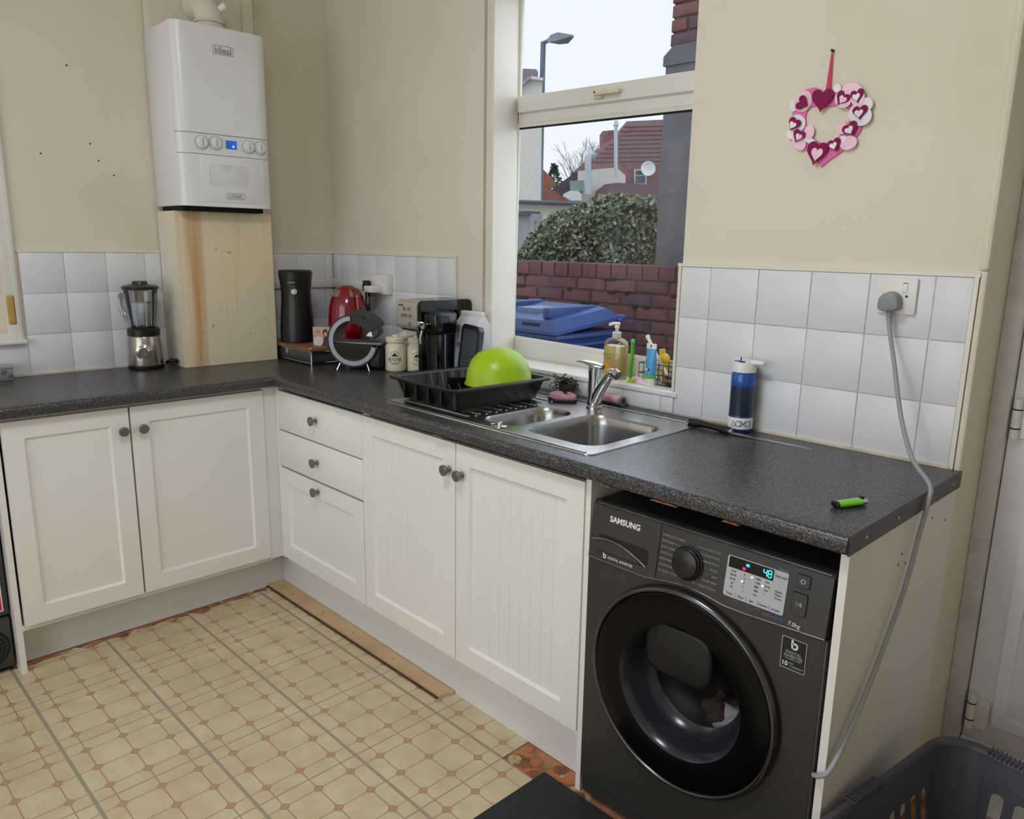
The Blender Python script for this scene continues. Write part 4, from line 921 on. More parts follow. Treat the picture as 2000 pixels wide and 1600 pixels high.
for k in range(8):
    a = 2*PI*k/8+.2
    MB().tube([(.0455*math.cos(a), .0455*math.sin(a), .172), (.0555*math.cos(a), .0555*math.sin(a), .25), (.0605*math.cos(a), .0605*math.sin(a), .30)], .0016, 6).build('jug_rib', mat('milky_glass_rib', (196, 200, 204), .3), jug, world=False)
MB().lathe([(.030, .178), (.040, .20), (.041, .262), (.032, .266), (.02, .266)], n=28).build('frosted_filling', mat('frosted_ice', (226, 228, 236), .6, var=.06, scale=40), bl, world=False)
MB().box(-.018, .018, -.003, .003, .170, .174).box(-.003, .003, -.016, .016, .173, .180).build('blade', STEEL, bl, 0, world=False)
MB().lathe([(.066, .316), (.068, .320), (.068, .326), (.060, .331), (.030, .336), (.027, .346), (.022, .348), (.004, .348)], n=40).build('lid', mat('smoky_black_lid', (30, 29, 31), .3), bl, world=False)
MB().tube(bez([(-.048, 0, .176), (-.056, 0, .21), (-.066, 0, .28), (-.068, 0, .322)], 5), .0075, 10).build('handle_strap', BLACKP, bl, world=False)
MB().tube(bez([(-.060, 0, .21), (-.080, 0, .205), (-.098, 0, .235), (-.102, 0, .27), (-.092, 0, .29), (-.066, 0, .292)], 6), .0075, 10).build('handle', cg, bl, world=False)
Mk = Matrix.Translation((.0585*math.cos(-.9-.55+.5), .0585*math.sin(-.9-.55+.5), .072)) @ Matrix.Rotation(-.9-.55+.5, 4, 'Z') @ Matrix.Rotation(PI/2+.04, 4, 'Y')
kb = MB(Mk).lathe([(.030, -.006), (.030, .003), (.027, .0045), (.0255, .0025), (.0225, .003), (.0215, .013), (.0195, .0145), (.003, .0145)], n=36).build('speed_dial', CHROME, bl, world=False)
MB(Mk).box(-.017, .017, -.002, .002, .0143, .0158).build('dial_pointer', STEEL, kb, 0, world=False)
MB().tube([(.070+.018*math.cos(t*.55+.02*t)+.004*math.sin(t), .066+.018*math.sin(t*.47), .016+.012*abs(math.sin(t*.41))) for t in range(44)], .0042, 7).build('coiled_cable', BLACKP, bl, world=False)
tb = thing('patterned_box', 'small silver box with black swirl pattern at the left end', 'box', (.03, -1.43, ZT))
MB().rbox(.012, .072, -1.47, -1.384, ZT, ZT+.042, .002).build('box', mat('dull_silver_box', (140, 142, 148), .4, .3), tb); MB().rbox(.010, .074, -1.472, -1.382, ZT+.042, ZT+.054, .002).build('lid', mat('silver_lid', (176, 176, 176), .35, .4), tb)
for cy_, cz_, r in ((-1.412, ZT+.028, .010), (-1.392, ZT+.012, .008), (-1.44, ZT+.014, .009)):
    MB().tube([(.0724, cy_+(r*(1-.05*t))*math.cos(t*.6), cz_+(r*(1-.05*t))*math.sin(t*.6)) for t in range(17)], .0011, 5).build('swirl', INK, tb)

# capsule drawer stand
sx0, sx1, sy0, sy1 = .040, .455, -.398, -.075; sz = .985
cs = thing('drawer_stand', 'wire drawer stand with a wooden top in the corner', 'stand', (.27, -.24, ZT))
WD = mat('walnut_board', (138, 94, 66), .45, var=.1, scale=14)
MB().rbox(sx0, sx1, sy0, sy1, sz-.014, sz, .004).build('wooden_top', WD, cs)
for x_ in (sx0+.012, sx1-.012):
    for y_ in (sy0+.012, sy1-.012):
        MB().cyl((x_, y_, ZT+.0006), (x_, y_, sz-.013), .005, n=10).build('leg', CHROME, cs)
        MB().lathe([(.010, 0), (.009, .003), (.004, .005)], (x_, y_, sz), 14).build('leg_cap', CHROME, cs)
MB().rbox(sx0+.02, sx1-.02, sy0+.012, sy1-.02, ZT+.012, sz-.020, .003).build('drawer', mat('gunmetal_drawer', (104, 106, 110), .35, .7, var=.05), cs)
for z_ in (ZT+.010, sz-.018): MB().tube([(sx0+.012, sy0+.008, z_), (sx1-.012, sy0+.008, z_)], .003, 8).build('wire_rail', CHROME, cs); MB().tube([(sx1-.008, sy0+.012, z_), (sx1-.008, sy1-.012, z_)], .003, 8).build('wire_rail', CHROME, cs)
MB().lathe([(.014, 0), (.013, .006), (.004, .008)], n=18).build('drawer_knob', CHROME, cs, world=False).matrix_local = Matrix.Translation(Vector((.245, sy0+.012, ZT+.045))-wloc(cs)) @ Matrix.Rotation(PI/2, 4, 'X')
# tall black frother
cn = thing('black_coffee_maker', 'tall black waisted coffee maker on the wooden stand', 'coffee maker', (.200, -.312, sz))
MB().lathe([(.070, 0), (.0735, .003), (.0735, .05), (.069, .12), (.0635, .19), (.064, .23), (.072, .296), (.0725, .305), (.066, .312), (.050, .3135), (.003, .3135)], (.200, -.312, sz+.0005), 48).build('body', mat('satin_black', (15, 15, 16), .38, var=.05), cn, 30)
ca = math.atan2(CAM.y+.312, CAM.x-.200)-.12
Mk = Matrix.Translation((.200+.063*math.cos(ca), -.312+.063*math.sin(ca), sz+.222)) @ Matrix.Rotation(ca, 4, 'Z') @ Matrix.Rotation(PI/2, 4, 'Y')
MB(Mk).lathe([(.0135, -.004), (.0135, .004), (.011, .006), (.003, .0065)], n=28).build('button', mat('silver_button', (190, 190, 190), .3, .6), cn)
Mq = Matrix.Translation((.200+.0688*math.cos(ca), -.312+.0688*math.sin(ca), sz+.262)) @ Matrix.Rotation(ca, 4, 'Z')
MB(Mq).box(-.002, .0008, -.026, .006, -.0018, .0018).build('print_line', PRINTG, cn, 0)
MB(Matrix.Translation((.200+.0665*math.cos(ca), -.312+.0665*math.sin(ca), sz+.244)) @ Matrix.Rotation(ca, 4, 'Z')).box(-.002, .001, -.0015, .0015, -.0015, .0015).build('indicator_dot', PRINTW, cn, 0)
# photo cube
pcx, pcy = .398, -.300
ph = thing('photo_block', 'small photo block with family picture on the wooden stand', 'photo', (pcx, pcy, sz), .75)
MB().rbox(-.037, .037, -.012, .012, 0.0003, .072, .002).build('block', mat('pale_photo_paper', (196, 168, 154), .5, var=.08, scale=30), ph, world=False); ph.scale = (1.12, 1.12, 1.12)
SK = mat('print_skin', (206, 160, 138), .6); HR = mat('print_dark_hair', (52, 34, 30), .6); MR = mat('print_maroon', (74, 26, 34), .6); LTG = mat('print_white_shirt', (214, 208, 204), .6)
def disc(cx, cz_, rx, rz, h, material, nm='photo_print'): MB().prism([(cx+rx*math.cos(2*PI*j/18), cz_+rz*math.sin(2*PI*j/18)) for j in range(18)], -.0121, -.0121-h, XZ).build(nm, material, ph, 30, world=False)
MB().prism([(-.002, .002), (.035, .002), (.035, .032), (.026, .042), (.008, .040)], -.0121, -.0124, XZ).build('photo_print', MR, ph, 0, world=False)
disc(-.016, .018, .019, .018, .0005, LTG); disc(.011, .050, .010, .015, .0004, HR); disc(.012, .046, .0065, .009, .0008, SK); disc(-.017, .047, .0085, .010, .0006, SK); disc(-.017, .055, .0085, .006, .0008, mat('print_fair_hair', (176, 134, 92), .6)); disc(.025, .034, .008, .022, .0003, HR)
# red kettle
kt = thing('red_kettle', 'glossy red kettle behind the ring-shaped machine', 'kettle', (.372, -.160, sz+.0005), .0)
RD = mat('glossy_red_plastic', (128, 10, 26), .16, coat=.4, var=.05)
prof = [(.076, 0), (.080, .006), (.084, .04), (.085, .10), (.080, .16), (.068, .205), (.048, .236), (.024, .250), (.003, .253)]
MB().lathe(prof, n=44).build('body', RD, kt, 40, world=False)
MB().lathe([(.078, -.0), (.0825, .002), (.0845, .018), (.080, .020)], n=44).build('base_ring', BLACKP, kt, world=False)
MB().tube(bez([(.046, .0, .226), (.066, 0, .226), (.084, 0, .195), (.092, 0, .13), (.092, 0, .07), (.080, 0, .045)], 6), .0125, 12).build('handle', RD, kt, world=False)
for a0_, a1_ in ((-150, -62), (-22, 20), (100, 190)):
    rr_a = [[(r_*math.cos(math.radians(a0_+(a1_-a0_)*k/10)), r_*math.sin(math.radians(a0_+(a1_-a0_)*k/10)), z_) for r_, z_ in ((.0690, .204), (.0712, .2045), (.0535, .2325), (.0505, .2315))] for k in range(11)]
    MB().ring_loft(rr_a).build('lid_window', mat('smoky_beige_band', (150, 138, 122), .25, .3), kt, 40, world=False)
MB().ring_loft([[(-.075-.022*t, -.014*(1-t), .195+.02*t), (-.075-.022*t, .014*(1-t), .195+.02*t), (-.072-.02*t, 0, .165+.04*t)] for t in (0, .5, .98)]).build('spout', RD, kt, world=False)
# ring-shaped capsule machine
rg = thing('ring_coffee_machine', 'black and grey ring-shaped capsule machine in front of the red kettle', 'coffee machine', (.617, -.272, ZT+.0010), .66)
R = .106; zc = .014+R
def arcring(r0, r1, y0, y1, a0, a1, nm, material, n=56):
    rings = []
    for k in range(n+1):
        a = math.radians(a0+(a1-a0)*k/n); c_, s_ = math.cos(a), math.sin(a)
        rings.append([(r0*c_, y0, zc+r0*s_), (r1*c_, y0, zc+r1*s_), (r1*c_, y1, zc+r1*s_), (r0*c_, y1, zc+r0*s_)])
    return MB().ring_loft(rings).build(nm, material, rg, 40, world=False)
arcring(R-.006, R, -.060, .060, 62, 352, 'outer_shell', mat('matt_black_shell', (15, 15, 16), .5))
arcring(R-.024, R-.0055, -.0585, .0585, 95, 345, 'inner_band', mat('silver_grey_band', (150, 152, 158), .38, .3))
arcring(R-.036, R+.012, -.050, .052, 30, 100, 'brew_head', mat('matt_black_shell', (15, 15, 16), .5))
MB().prism([(.052, zc+.045), (.095, zc+.058), (.100, zc+.03), (.074, zc+.005), (.058, zc+.012)], -.035, .035, XZ).build('nozzle_block', BLACKP, rg, 30, world=False)
MB().prism([(.050, zc+.020), (.070, zc+.044), (.078, zc+.018)], -.0375, -.034, XZ).build('steel_trim', STEEL, rg, 0, world=False)
hd = [((R-.022)*math.cos(math.radians(a)), zc+(R-.022)*math.sin(math.radians(a))) for a in range(184, 357, 6)]
MB().prism([(-(R-.022), zc-.012)]+hd+[((R-.022), zc-.012)], -.056, .050, XZ).build('water_tank', BLACKG, rg, 30, world=False)
MB().rbox(-.078, .118, -.056, .05, zc-.016, zc-.004, .004).build('drip_tray', mat('grey_tray_top', (112, 114, 118), .35, .4), rg, world=False)
MB().rbox(.035, .118, -.040, .052, .002, zc-.016, .016, 3).build('side_tank', BLACKP, rg, world=False)
for x_, y_ in ((-.055, -.05), (.055, -.05), (-.055, .05), (.055, .05)): MB().cyl((x_, y_, zc-.088), (x_*1.25, y_*1.15, 0), .0042, n=10).build('leg', CHROME, rg, world=False)
# canisters
CAN = mat('cream_ceramic', (222, 216, 192), .3, var=.02)
def canister(x, y, rot, body, label):
    t = thing('storage_canister', label, 'canister', (x, y, ZT), rot, 'cream kitchen canisters'); t.scale = (.88, .88, 1.0)
    def hexr(r, z, n=6): 
        pts = []
        for k in range(n):
            for d in (-.16, .16): a = 2*PI*k/n+d*1.2; pts.append((r*math.cos(a), r*math.sin(a), z))
        return pts
    MB().ring_loft([hexr(.043, 0), hexr(.048, .004), hexr(.050, .010), hexr(.050, .098), hexr(.046, .108), hexr(.042, .112)]).build('body', CAN, t, 30, world=False)
    MB().lathe([(.041, .110), (.041, .118), (.047, .120), (.0475, .134), (.043, .139), (.018, .141), (.016, .147), (.004, .148)], n=36).build('lid', CAN, t, 40, world=False)
    if body:
        f = Matrix.Rotation(-PI/2, 4, 'Z')
        yy = -.0476
        text('lettering', body, INK, t, (0, yy, .052), (PI/2, 0, 0), .019, .0006)
        MB().prism([(-.017, .064), (.017, .064), (0, .079)], yy-.0007, yy+.001, XZ).build('roof_emblem', INK, t, 0, world=False)
        for s_ in (1, -1):
            MB().tube([(.026*math.cos(math.radians(a)), yy, .058+s_*.026*math.sin(math.radians(a))) for a in range(35, 146, 10)], .0009, 5).build('emblem_arc', INK, t, world=False)
            if s_ < 0: MB().tube([(-.014, yy, .038), (.014, yy, .038)], .0009, 5).build('emblem_line', INK, t, world=False)
    return t
ang = .80
canister(.756, -.179, ang, 'SUGAR', 'cream hexagonal canister lettered SUGAR')
canister(.834, -.126, ang, 'TEA', 'cream hexagonal canister lettered TEA')
canister(.690, -.085, ang, None, 'cream canister behind the SUGAR one, partly hidden by the ring machine')
# bean-to-cup coffee machine
cm = thing('espresso_machine', 'black espresso machine with steel front panel and milk tank', 'coffee machine', (.965, -.14, ZT))
cx0, cx1, cyf, cyb = .895, 1.030, -.262, -.012
prof = [(cyb, ZT+.182), (cyb, ZT+.282)]
def rp(y0, y1, z0, z1, r): return rrect(y0, y1, z0, z1, r, 5)
MB().prism(rp(cyf+.004, cyb, 1.092, 1.212, .022), cx0+.004, cx1, YZ).build('head', BLACKG, cm, 40)
MB().prism(rp(cyf-.004, cyf+.05, 1.100, 1.213, .022), cx0-.003, cx1-.018, YZ).build('steel_front', mat('pale_brushed_steel', (196, 190, 178), .36, .55, var=.04, scale=60), cm, 40)
MB().prism(rp(cyf+.001, cyf+.08, 1.096, 1.2135, .022), cx1-.018, cx1+.002, YZ).build('head_edge', BLACKG, cm, 40)
MB().box(cx0, cx1, -.115, cyb, ZT+.012, 1.10).build('column', BLACKP, cm, 0)
MB().rbox(cx0, cx1, -.225, cyb, ZT, ZT+.022, .005).build('drip_base', BLACKP, cm); MB().rbox(1.006, 1.031, -.258, -.1, ZT+.0005, 1.10, .006).build('side_cheek', BLACKG, cm)
MB().cyl((.955, -.19, 1.092), (.955, -.19, 1.062), .030, .026, 24).build('brew_group', mat('brown_group', (92, 74, 62), .4, .4), cm)
yy = cyf-.005
for bxx, bzz in ((.935, 1.178), (.965, 1.178), (.925, 1.153), (.945, 1.153), (.970, 1.153), (.968, 1.122)):
    MB().tube([(bxx-.007, yy, bzz+.005), (bxx-.006, yy, bzz-.004), (bxx+.006, yy, bzz-.004), (bxx+.007, yy, bzz+.005)], .0012, 5, closed=True).build('cup_icon', INK, cm)
MB().box(.900, .930, yy-.0004, yy+.001, 1.189, 1.1935).build('print_line', INK, cm, 0)
mk = MB().rbox(1.033, 1.112, -.255, -.150, 1.092, 1.172, .010, 3).build('frother_head', BLACKG, cm)
MB().cyl((1.058, -.258, 1.125), (1.058, -.276, 1.125), .014, n=20).cyl((1.045, -.270, 1.132), (1.045, -.285, 1.132), .009, n=16).build('froth_dial', CHROME, mk)
MB().tube([(1.040, -.262, 1.105), (1.036, -.268, 1.08), (1.036, -.268, 1.055)], .005, 8).build('milk_spout', CHROME, mk)
dt = bpy.data.materials.new('smoky_clear_plastic'); dt.use_nodes = True; n_ = dt.node_tree.nodes; l_ = dt.node_tree.links; n_.remove(n_['Principled BSDF'])
t1 = n_.new('ShaderNodeBsdfTransparent'); t1.inputs[0].default_value = (.74, .75, .79, 1); g1 = n_.new('ShaderNodeBsdfGlossy'); g1.inputs['Roughness'].default_value = .1; nz = n_.new('ShaderNodeTexNoise'); nz.inputs['Scale'].default_value = 20; mr_ = n_.new('ShaderNodeMapRange'); mr_.inputs['To Min'].default_value = .08; mr_.inputs['To Max'].default_value = .16; l_.new(nz.outputs['Fac'], mr_.inputs['Value'])
m1 = n_.new('ShaderNodeMixShader'); l_.new(mr_.outputs['Result'], m1.inputs['Fac']); l_.new(t1.outputs[0], m1.inputs[1]); l_.new(g1.outputs[0], m1.inputs[2]); l_.new(m1.outputs[0], n_['Material Output'].inputs[0])
m = MB(); m.ring_loft([[(a, b, z_) for a, b in rrect(1.036+e, 1.110-e, -.250+e, -.152-e, .010, 4)] for z_, e in ((1.093, 0), (ZT+.004, .006), (ZT+.001, .010))], False, True); m.build('milk_tank', dt, cm, 40)
# paper coffee bag and tank beside the machine
pb_ = thing('paper_bag', 'white folded paper coffee bag standing by the window boarding', 'bag', (1.125, -.07, ZT))
BAG = mat('white_bag_paper', (216, 216, 220), .6, var=.03, bump=.15, bscale=14)
m = MB(); m.ring_loft([[(1.048+dx, -.118+e, z_), (1.168-dx, -.118+e, z_), (1.168-dx, -.030-e, z_), (1.048+dx, -.030-e, z_)] for z_, e, dx in ((ZT, 0, 0), (1.12, .006, 0), (1.150, .030, .001), (1.158, .040, .002))]); m.build('bag', BAG, pb_, 20)
MB().rbox(1.049, 1.167, -.085, -.064, 1.152, 1.172, .003).build('folded_top', BAG, pb_)
for k in range(4): MB().box(1.066+.010*k, 1.073+.010*k, -.1195, -.113, 1.040-.002*(k % 2), 1.052+.003*(k == 1)).build('print_mark', PRINTG, pb_, 0)
wt_ = thing('smoked_water_tank', 'dark smoked water tank leaning against the white paper bag', 'tank', (1.165, -.145, ZT))
Mt = Matrix.Translation((1.165, -.150, ZT)) @ Matrix.Rotation(-.07, 4, 'X') @ Matrix.Rotation(.09, 4, 'Y')
m = MB(Mt); m.prism(rrect(-.047, .047, .001, .218, .018, 5), -.012, .012, XZ); m.build('tank', mat('smoked_grey_plastic', (66, 69, 78), .22, var=.05), wt_, 40)
m = MB(Mt); m.plate([rrect(-.049, .049, 0, .221, .020, 5), rrect(-.042, .042, .008, .205, .014, 5)], -.015, -.010, XZ); m.build('tank_rim', mat('black_tank_rim', (24, 24, 28), .3), wt_, 40)

# ------------------------------------------------------------------ dish rack and bowl
rk = thing('dish_rack', 'black plastic dish rack standing on the sink drainer', 'dish rack', (1.408, -.345, zt+.003), -.05); rk.scale = (.955, 1, .87)
RKM = mat('black_rack_plastic', (20, 20, 21), .36, var=.06)
def rr_(hx, hy, z, r=.025): return [(a, b, z) for a, b in rrect(-hx, hx, -hy, hy, r, 5)]
m = MB(); m.ring_loft([rr_(.150, .175, .004), rr_(.153, .178, .010), rr_(.172, .196, .078), rr_(.169, .193, .078), rr_(.150, .175, .012), rr_(.147, .172, .006)], closed=True); m.build('side_wall', RKM, rk, 30, world=False)
m = MB(); m.ring_loft([rr_(.172, .196, .074), rr_(.186, .210, .076), rr_(.190, .214, .083), rr_(.186, .210, .088), rr_(.172, .196, .086), rr_(.168, .192, .078)], closed=True); m.build('rim', RKM, rk, 40, world=False)
for k in range(9): MB().box(-.148, .148, -.16+.04*k-.004, -.16+.04*k+.004, .006, .012).build('base_slat', RKM, rk, 0, world=False)
for k in range(5): MB().box(-.12+.06*k-.004, -.12+.06*k+.004, -.172, .172, .0055, .0115).build('base_slat', RKM, rk, 0, world=False)
MB().prism([(-.165, .012), (.03, .012), (.02, .05), (-.168, .07)], -.098, -.094, lambda a, b, h: (h, a+.14, b)).build('divider', RKM, rk, 0, world=False)
for k in range(7):
    MB().tube([(-.06+.0*k, -.15+.042*k, .012), (-.035, -.15+.042*k, .055), (-.01, -.15+.042*k, .012)], .0032, 6).build('plate_prong', RKM, rk, world=False)
for k in range(5): MB().tube([(-.135, -.06+.045*k, .012), (-.16, -.055+.045*k, .084)], .0035, 6).build('cutlery_bar', RKM, rk, world=False)
for x_, y_ in ((-.13, -.15), (.13, -.15), (-.13, .15), (.13, .15)): MB().rbox(x_-.012, x_+.012, y_-.012, y_+.012, 0, .008, .003).build('foot', RKM, rk, world=False)
for x_ in (-.1, -.03, .04, .11): MB().box(x_-.004, x_+.004, -.1995, -.178, .012, .076).build('wall_rib', RKM, rk, 0, world=False)
gb = thing('green_bowl', 'lime green plastic bowl turned over in the dish rack', 'bowl', (1.472, -.262, ZT+.07))
gm = mat('lime_green_plastic', (158, 196, 16), .32, var=.02)
Mb = Matrix.Translation((1.457, -.262, .974)) @ Matrix.Rotation(.03, 4, 'X') @ Matrix.Rotation(-.03, 4, 'Y') @ Matrix.Diagonal((.865, .885, .95, 1.0))
prof = [(.130, -.006), (.130, -.003), (.128, .0), (.119, .045), (.102, .078), (.078, .1), (.050, .112), (.038, .115), (.003, .116)]
MB(Mb).lathe(prof+[(.003, .112), (.05, .108), (.1, .074), (.117, .043), (.126, .0), (.128, -.006)], n=56, cap0=False, cap1=False).build('shell', gm, gb, 50)
MB(Mb).lathe([(.126, -.006), (.131, -.006), (.132, -.003), (.130, .0), (.126, -.001)], n=56, cap0=False, cap1=False).build('rim', gm, gb, 50)

# ------------------------------------------------------------------ window sill things
SZ = .980
sb = thing('soap_bottle', 'clear pump bottle of yellow hand soap on the window sill', 'bottle', (1.695, .060, SZ))
SOAP = mat('yellow_liquid_soap', (250, 236, 176), .2, var=.02, spec=.5)
_n = SOAP.node_tree.nodes; _l = SOAP.node_tree.links; _t = _n.new('ShaderNodeBsdfTranslucent'); _t.inputs[0].default_value = rgb(255, 240, 186); _m = _n.new('ShaderNodeMixShader'); _m.inputs[0].default_value = .55
_l.new(_n['Principled BSDF'].outputs[0], _m.inputs[1]); _l.new(_t.outputs[0], _m.inputs[2]); _l.new(_m.outputs[0], _n['Material Output'].inputs[0])
def oval(rx, ry, z, n=28, c=(1.695, .060), e=2.6): 
    out = []
    for j in range(n):
        a = 2*PI*j/n; ca_, sa_ = math.cos(a), math.sin(a)
        out.append((c[0]+rx*math.copysign(abs(ca_)**(2/e), ca_), c[1]+ry*math.copysign(abs(sa_)**(2/e), sa_), z))
    return out
MB().ring_loft([oval(.039, .024, SZ+.0003), oval(.0425, .027, SZ+.005), oval(.0435, .028, SZ+.06), oval(.0435, .028, SZ+.112)]).build('liquid', SOAP, sb, 40)
MB().ring_loft([oval(.0438, .0283, SZ+.004), oval(.0440, .0284, SZ+.06), oval(.0440, .0284, SZ+.114), oval(.041, .026, SZ+.126), oval(.030, .021, SZ+.134), oval(.0135, .0135, SZ+.139, e=2)], False, False).build('clear_bottle', cg, sb, 40)
MB().lathe([(.0145, .136), (.0150, .138), (.0150, .156), (.013, .158), (.006, .159), (.0055, .178), (.004, .18)], (1.695, .06, SZ), 24).build('pump_collar', mat('pale_grey_cap', (206, 208, 208), .4), sb)
MB().tube(bez([(1.706, .060, SZ+.186), (1.698, .058, SZ+.187), (1.684, .052, SZ+.186), (1.672, .047, SZ+.181)], 5), .0055, 10).cyl((1.695, .06, SZ+.172), (1.695, .06, SZ+.188), .0085, .0065, 16).build('pump_nozzle', WHITEP, sb)
OR = mat('amber_print', (196, 148, 52), .5)
text('lettering', 'PERFECT', OR, sb, Vector((1.685, .0308, SZ+.082))-wloc(sb), (PI/2, 0, 0), .0125, .0004); text('lettering', 'CARE', OR, sb, Vector((1.685, .0308, SZ+.070))-wloc(sb), (PI/2, 0, 0), .0125, .0004)
MB().prism([(1.660, SZ+.030), (1.688, SZ+.018), (1.700, SZ+.026), (1.698, SZ+.046), (1.684, SZ+.054), (1.664, SZ+.050)], .0306, .0316, XZ).build('orange_print', mat('orange_print', (236, 150, 48), .5), sb, 0)
gbsh = thing('green_toothbrush', 'translucent green brush on a suction foot beside the soap bottle', 'brush', (1.780, .035, SZ))
GG = mat('translucent_green', (92, 190, 36), .2, var=.05, trans=.2)
MB().lathe([(.014, 0), (.012, .003), (.005, .010), (.004, .018)], (1.780, .035, SZ), 20).build('suction_foot', mat('lime_foot', (164, 206, 40), .25), gbsh)
MB().tube(bez([(1.780, .035, SZ+.016), (1.779, .035, SZ+.05), (1.781, .037, SZ+.085), (1.780, .038, SZ+.13)], 5), .0065, 12).build('handle', GG, gbsh)
MB().ball((1.780, .038, SZ+.135), .008, .006, .010, 12, 8).build('tip', mat('teal_green', (70, 196, 140), .25), gbsh)
wb = thing('wire_basket', 'small black wire basket on the right end of the sill', 'basket', (1.86, .10, SZ))
WB = mat('black_wire', (40, 40, 44), .35, .6)
wx0, wx1, wy0, wy1 = 1.800, 1.935, .052, .138
for z_ in (.003, .035, .068): MB().tube([(wx0, wy0, SZ+z_), (wx1, wy0, SZ+z_), (wx1, wy1, SZ+z_), (wx0, wy1, SZ+z_)], .0015, 6, closed=True).build('hoop_wire', WB, wb)
for k in range(8):
    x_ = wx0+(wx1-wx0)*k/7
    MB().tube([(x_, wy0, SZ+.068), (x_, wy0, SZ+.003), (x_, wy1, SZ+.003), (x_, wy1, SZ+.068)], .0012, 6).build('upright_wire', WB, wb)
wbr = thing('dish_brush', 'white handled dish brush leaning in the wire basket', 'brush', (1.86, .09, SZ))
MB().tube(bez([(1.900, .095, SZ+.012), (1.86, .095, SZ+.062), (1.82, .095, SZ+.115), (1.800, .095, SZ+.145)], 5), .0055, 10, rs=None).build('handle', WHITEP, wbr)
MB().ball((1.798, .095, SZ+.148), .009, .005, .009, 14, 8).build('hanging_end', WHITEP, wbr)
MB().tube([(1.880, .075, SZ+.012), (1.845, .080, SZ+.06), (1.822, .082, SZ+.098)], .0045, 8).build('cream_stick', mat('cream_stick', (218, 200, 150), .5), wbr)
yb = thing('yellow_brush', 'yellow plastic brush standing in the wire basket', 'brush', (1.86, .10, SZ))
YL = mat('yellow_plastic', (238, 196, 44), .4)
MB().tube(bez([(1.862, .112, SZ+.008), (1.858, .112, SZ+.05), (1.850, .112, SZ+.085), (1.846, .112, SZ+.112)], 5), .010, 12).build('handle', YL, yb)
MB().ball((1.857, .110, SZ+.082), .021, .013, .018, 16, 10).build('head', YL, yb)
MB().ball((1.905, .11, SZ+.068), .014, .012, .010, 14, 8).build('second_head', YL, yb)
dk = thing('dark_pot', 'small dark round tub in the right of the wire basket', 'tub', (1.905, .085, SZ+.004))
MB().lathe([(.019, 0), (.021, .003), (.021, .026), (.018, .029), (.003, .029)], (1.905, .085, SZ+.004), 24).build('tub', mat('dark_brown_tub', (62, 44, 42), .4), dk)
MB().lathe([(.0213, .010), (.0216, .011), (.0216, .018), (.0213, .019)], (1.905, .085, SZ+.004), 24, cap0=False, cap1=False).build('label_band', mat('copper_band', (150, 112, 96), .4), dk)
pt = thing('pink_tube', 'flat white and pink cream tube lying in front of the wire basket', 'tube', (1.81, .04, SZ))
MB().ring_loft([[(1.792+.052*t, .044-.012*t, SZ+.012+.014*(1-t)), (1.792+.052*t, .050-.008*t, SZ+.001), (1.796+.052*t, .036-.012*t, SZ+.001)] for t in (0, .5, 1)]).build('tube_body', mat('pale_pink_print', (236, 222, 226), .4), pt)
MB().cyl((1.790, .046, SZ+.012), (1.805, .038, SZ+.006), .008, n=14).build('pink_cap', mat('pink_plastic', (236, 160, 180), .4), pt)
tt = thing('toothpaste_tube', 'blue toothpaste tube standing on its white cap at the sill', 'tube', (1.862, .030, SZ))
tc_ = (1.862, .030)
MB().lathe([(.0165, 0), (.0172, .003), (.0168, .026), (.015, .027)], (tc_[0], tc_[1], SZ), 28).build('cap', WHITEP, tt)
MB().lathe([(.0172, .026), (.0176, .027), (.0176, .034), (.0170, .035)], (tc_[0], tc_[1], SZ), 28).build('green_band', mat('bright_green_band', (96, 196, 48), .4), tt)
BLT = mat('sky_blue_tube', (70, 158, 214), .35, col2=(110, 182, 222), scale=10)
def ov(rx, ry, z): return [(tc_[0]+rx*math.cos(2*PI*j/28), tc_[1]+ry*math.sin(2*PI*j/28), SZ+z) for j in range(28)]
MB().ring_loft([ov(.0168, .0168, .034), ov(.0175, .015, .06), ov(.0185, .009, .10), ov(.0192, .005, .122)]).build('blue_body', BLT, tt, 50)
MB().ring_loft([ov(.0192, .005, .122), ov(.0198, .0018, .138)]).build('white_crimp', WHITEP, tt, 50)
MB().ball((1.858, .0135, SZ+.055), .005, .001, .004, 10, 6).build('white_print', PRINTW, tt); MB().ball((1.866, .0135, SZ+.056), .004, .001, .004, 10, 6).build('navy_print', mat('navy_print', (30, 60, 120), .5), tt)
MB().box(tc_[0]-.002, tc_[0]+.002, tc_[1]-.0044, tc_[1]-.0028, SZ+.126, SZ+.134).build('registration_mark', INK, tt, 0)

# ------------------------------------------------------------------ worktop things, right
wb2 = thing('drinks_bottle', 'blue drinks bottle with white flip lid standing against the tiles', 'bottle', (2.237, -.050, ZT)); wb2.scale = (.92, .92, 1)
BC = (2.237, -.050, ZT)
bb = mat('translucent_blue', (36, 84, 160), .15, var=.02, spec=.5)
MB().lathe([(.034, .0), (.0365, .003), (.0368, .015), (.0368, .050), (.036, .052)], BC, 40).build('lower_band_base', mat('navy_base', (28, 46, 110), .3), wb2, 40)
MB().lathe([(.0362, .050), (.0362, .135), (.035, .136)], BC, 40).build('dark_drink', mat('dark_drink_blue', (34, 44, 52), .18, var=.12, scale=26, col2=(30, 52, 96)), wb2, 40)
MB().lathe([(.0362, .134), (.0368, .137), (.0368, .166), (.034, .171), (.033, .176)], BC, 40).build('blue_neck', bb, wb2, 40)
MB().lathe([(.0372, .014), (.0374, .015), (.0374, .045), (.0372, .046)], BC, 40, cap0=False, cap1=False).build('white_band', WHITEP, wb2, 40)
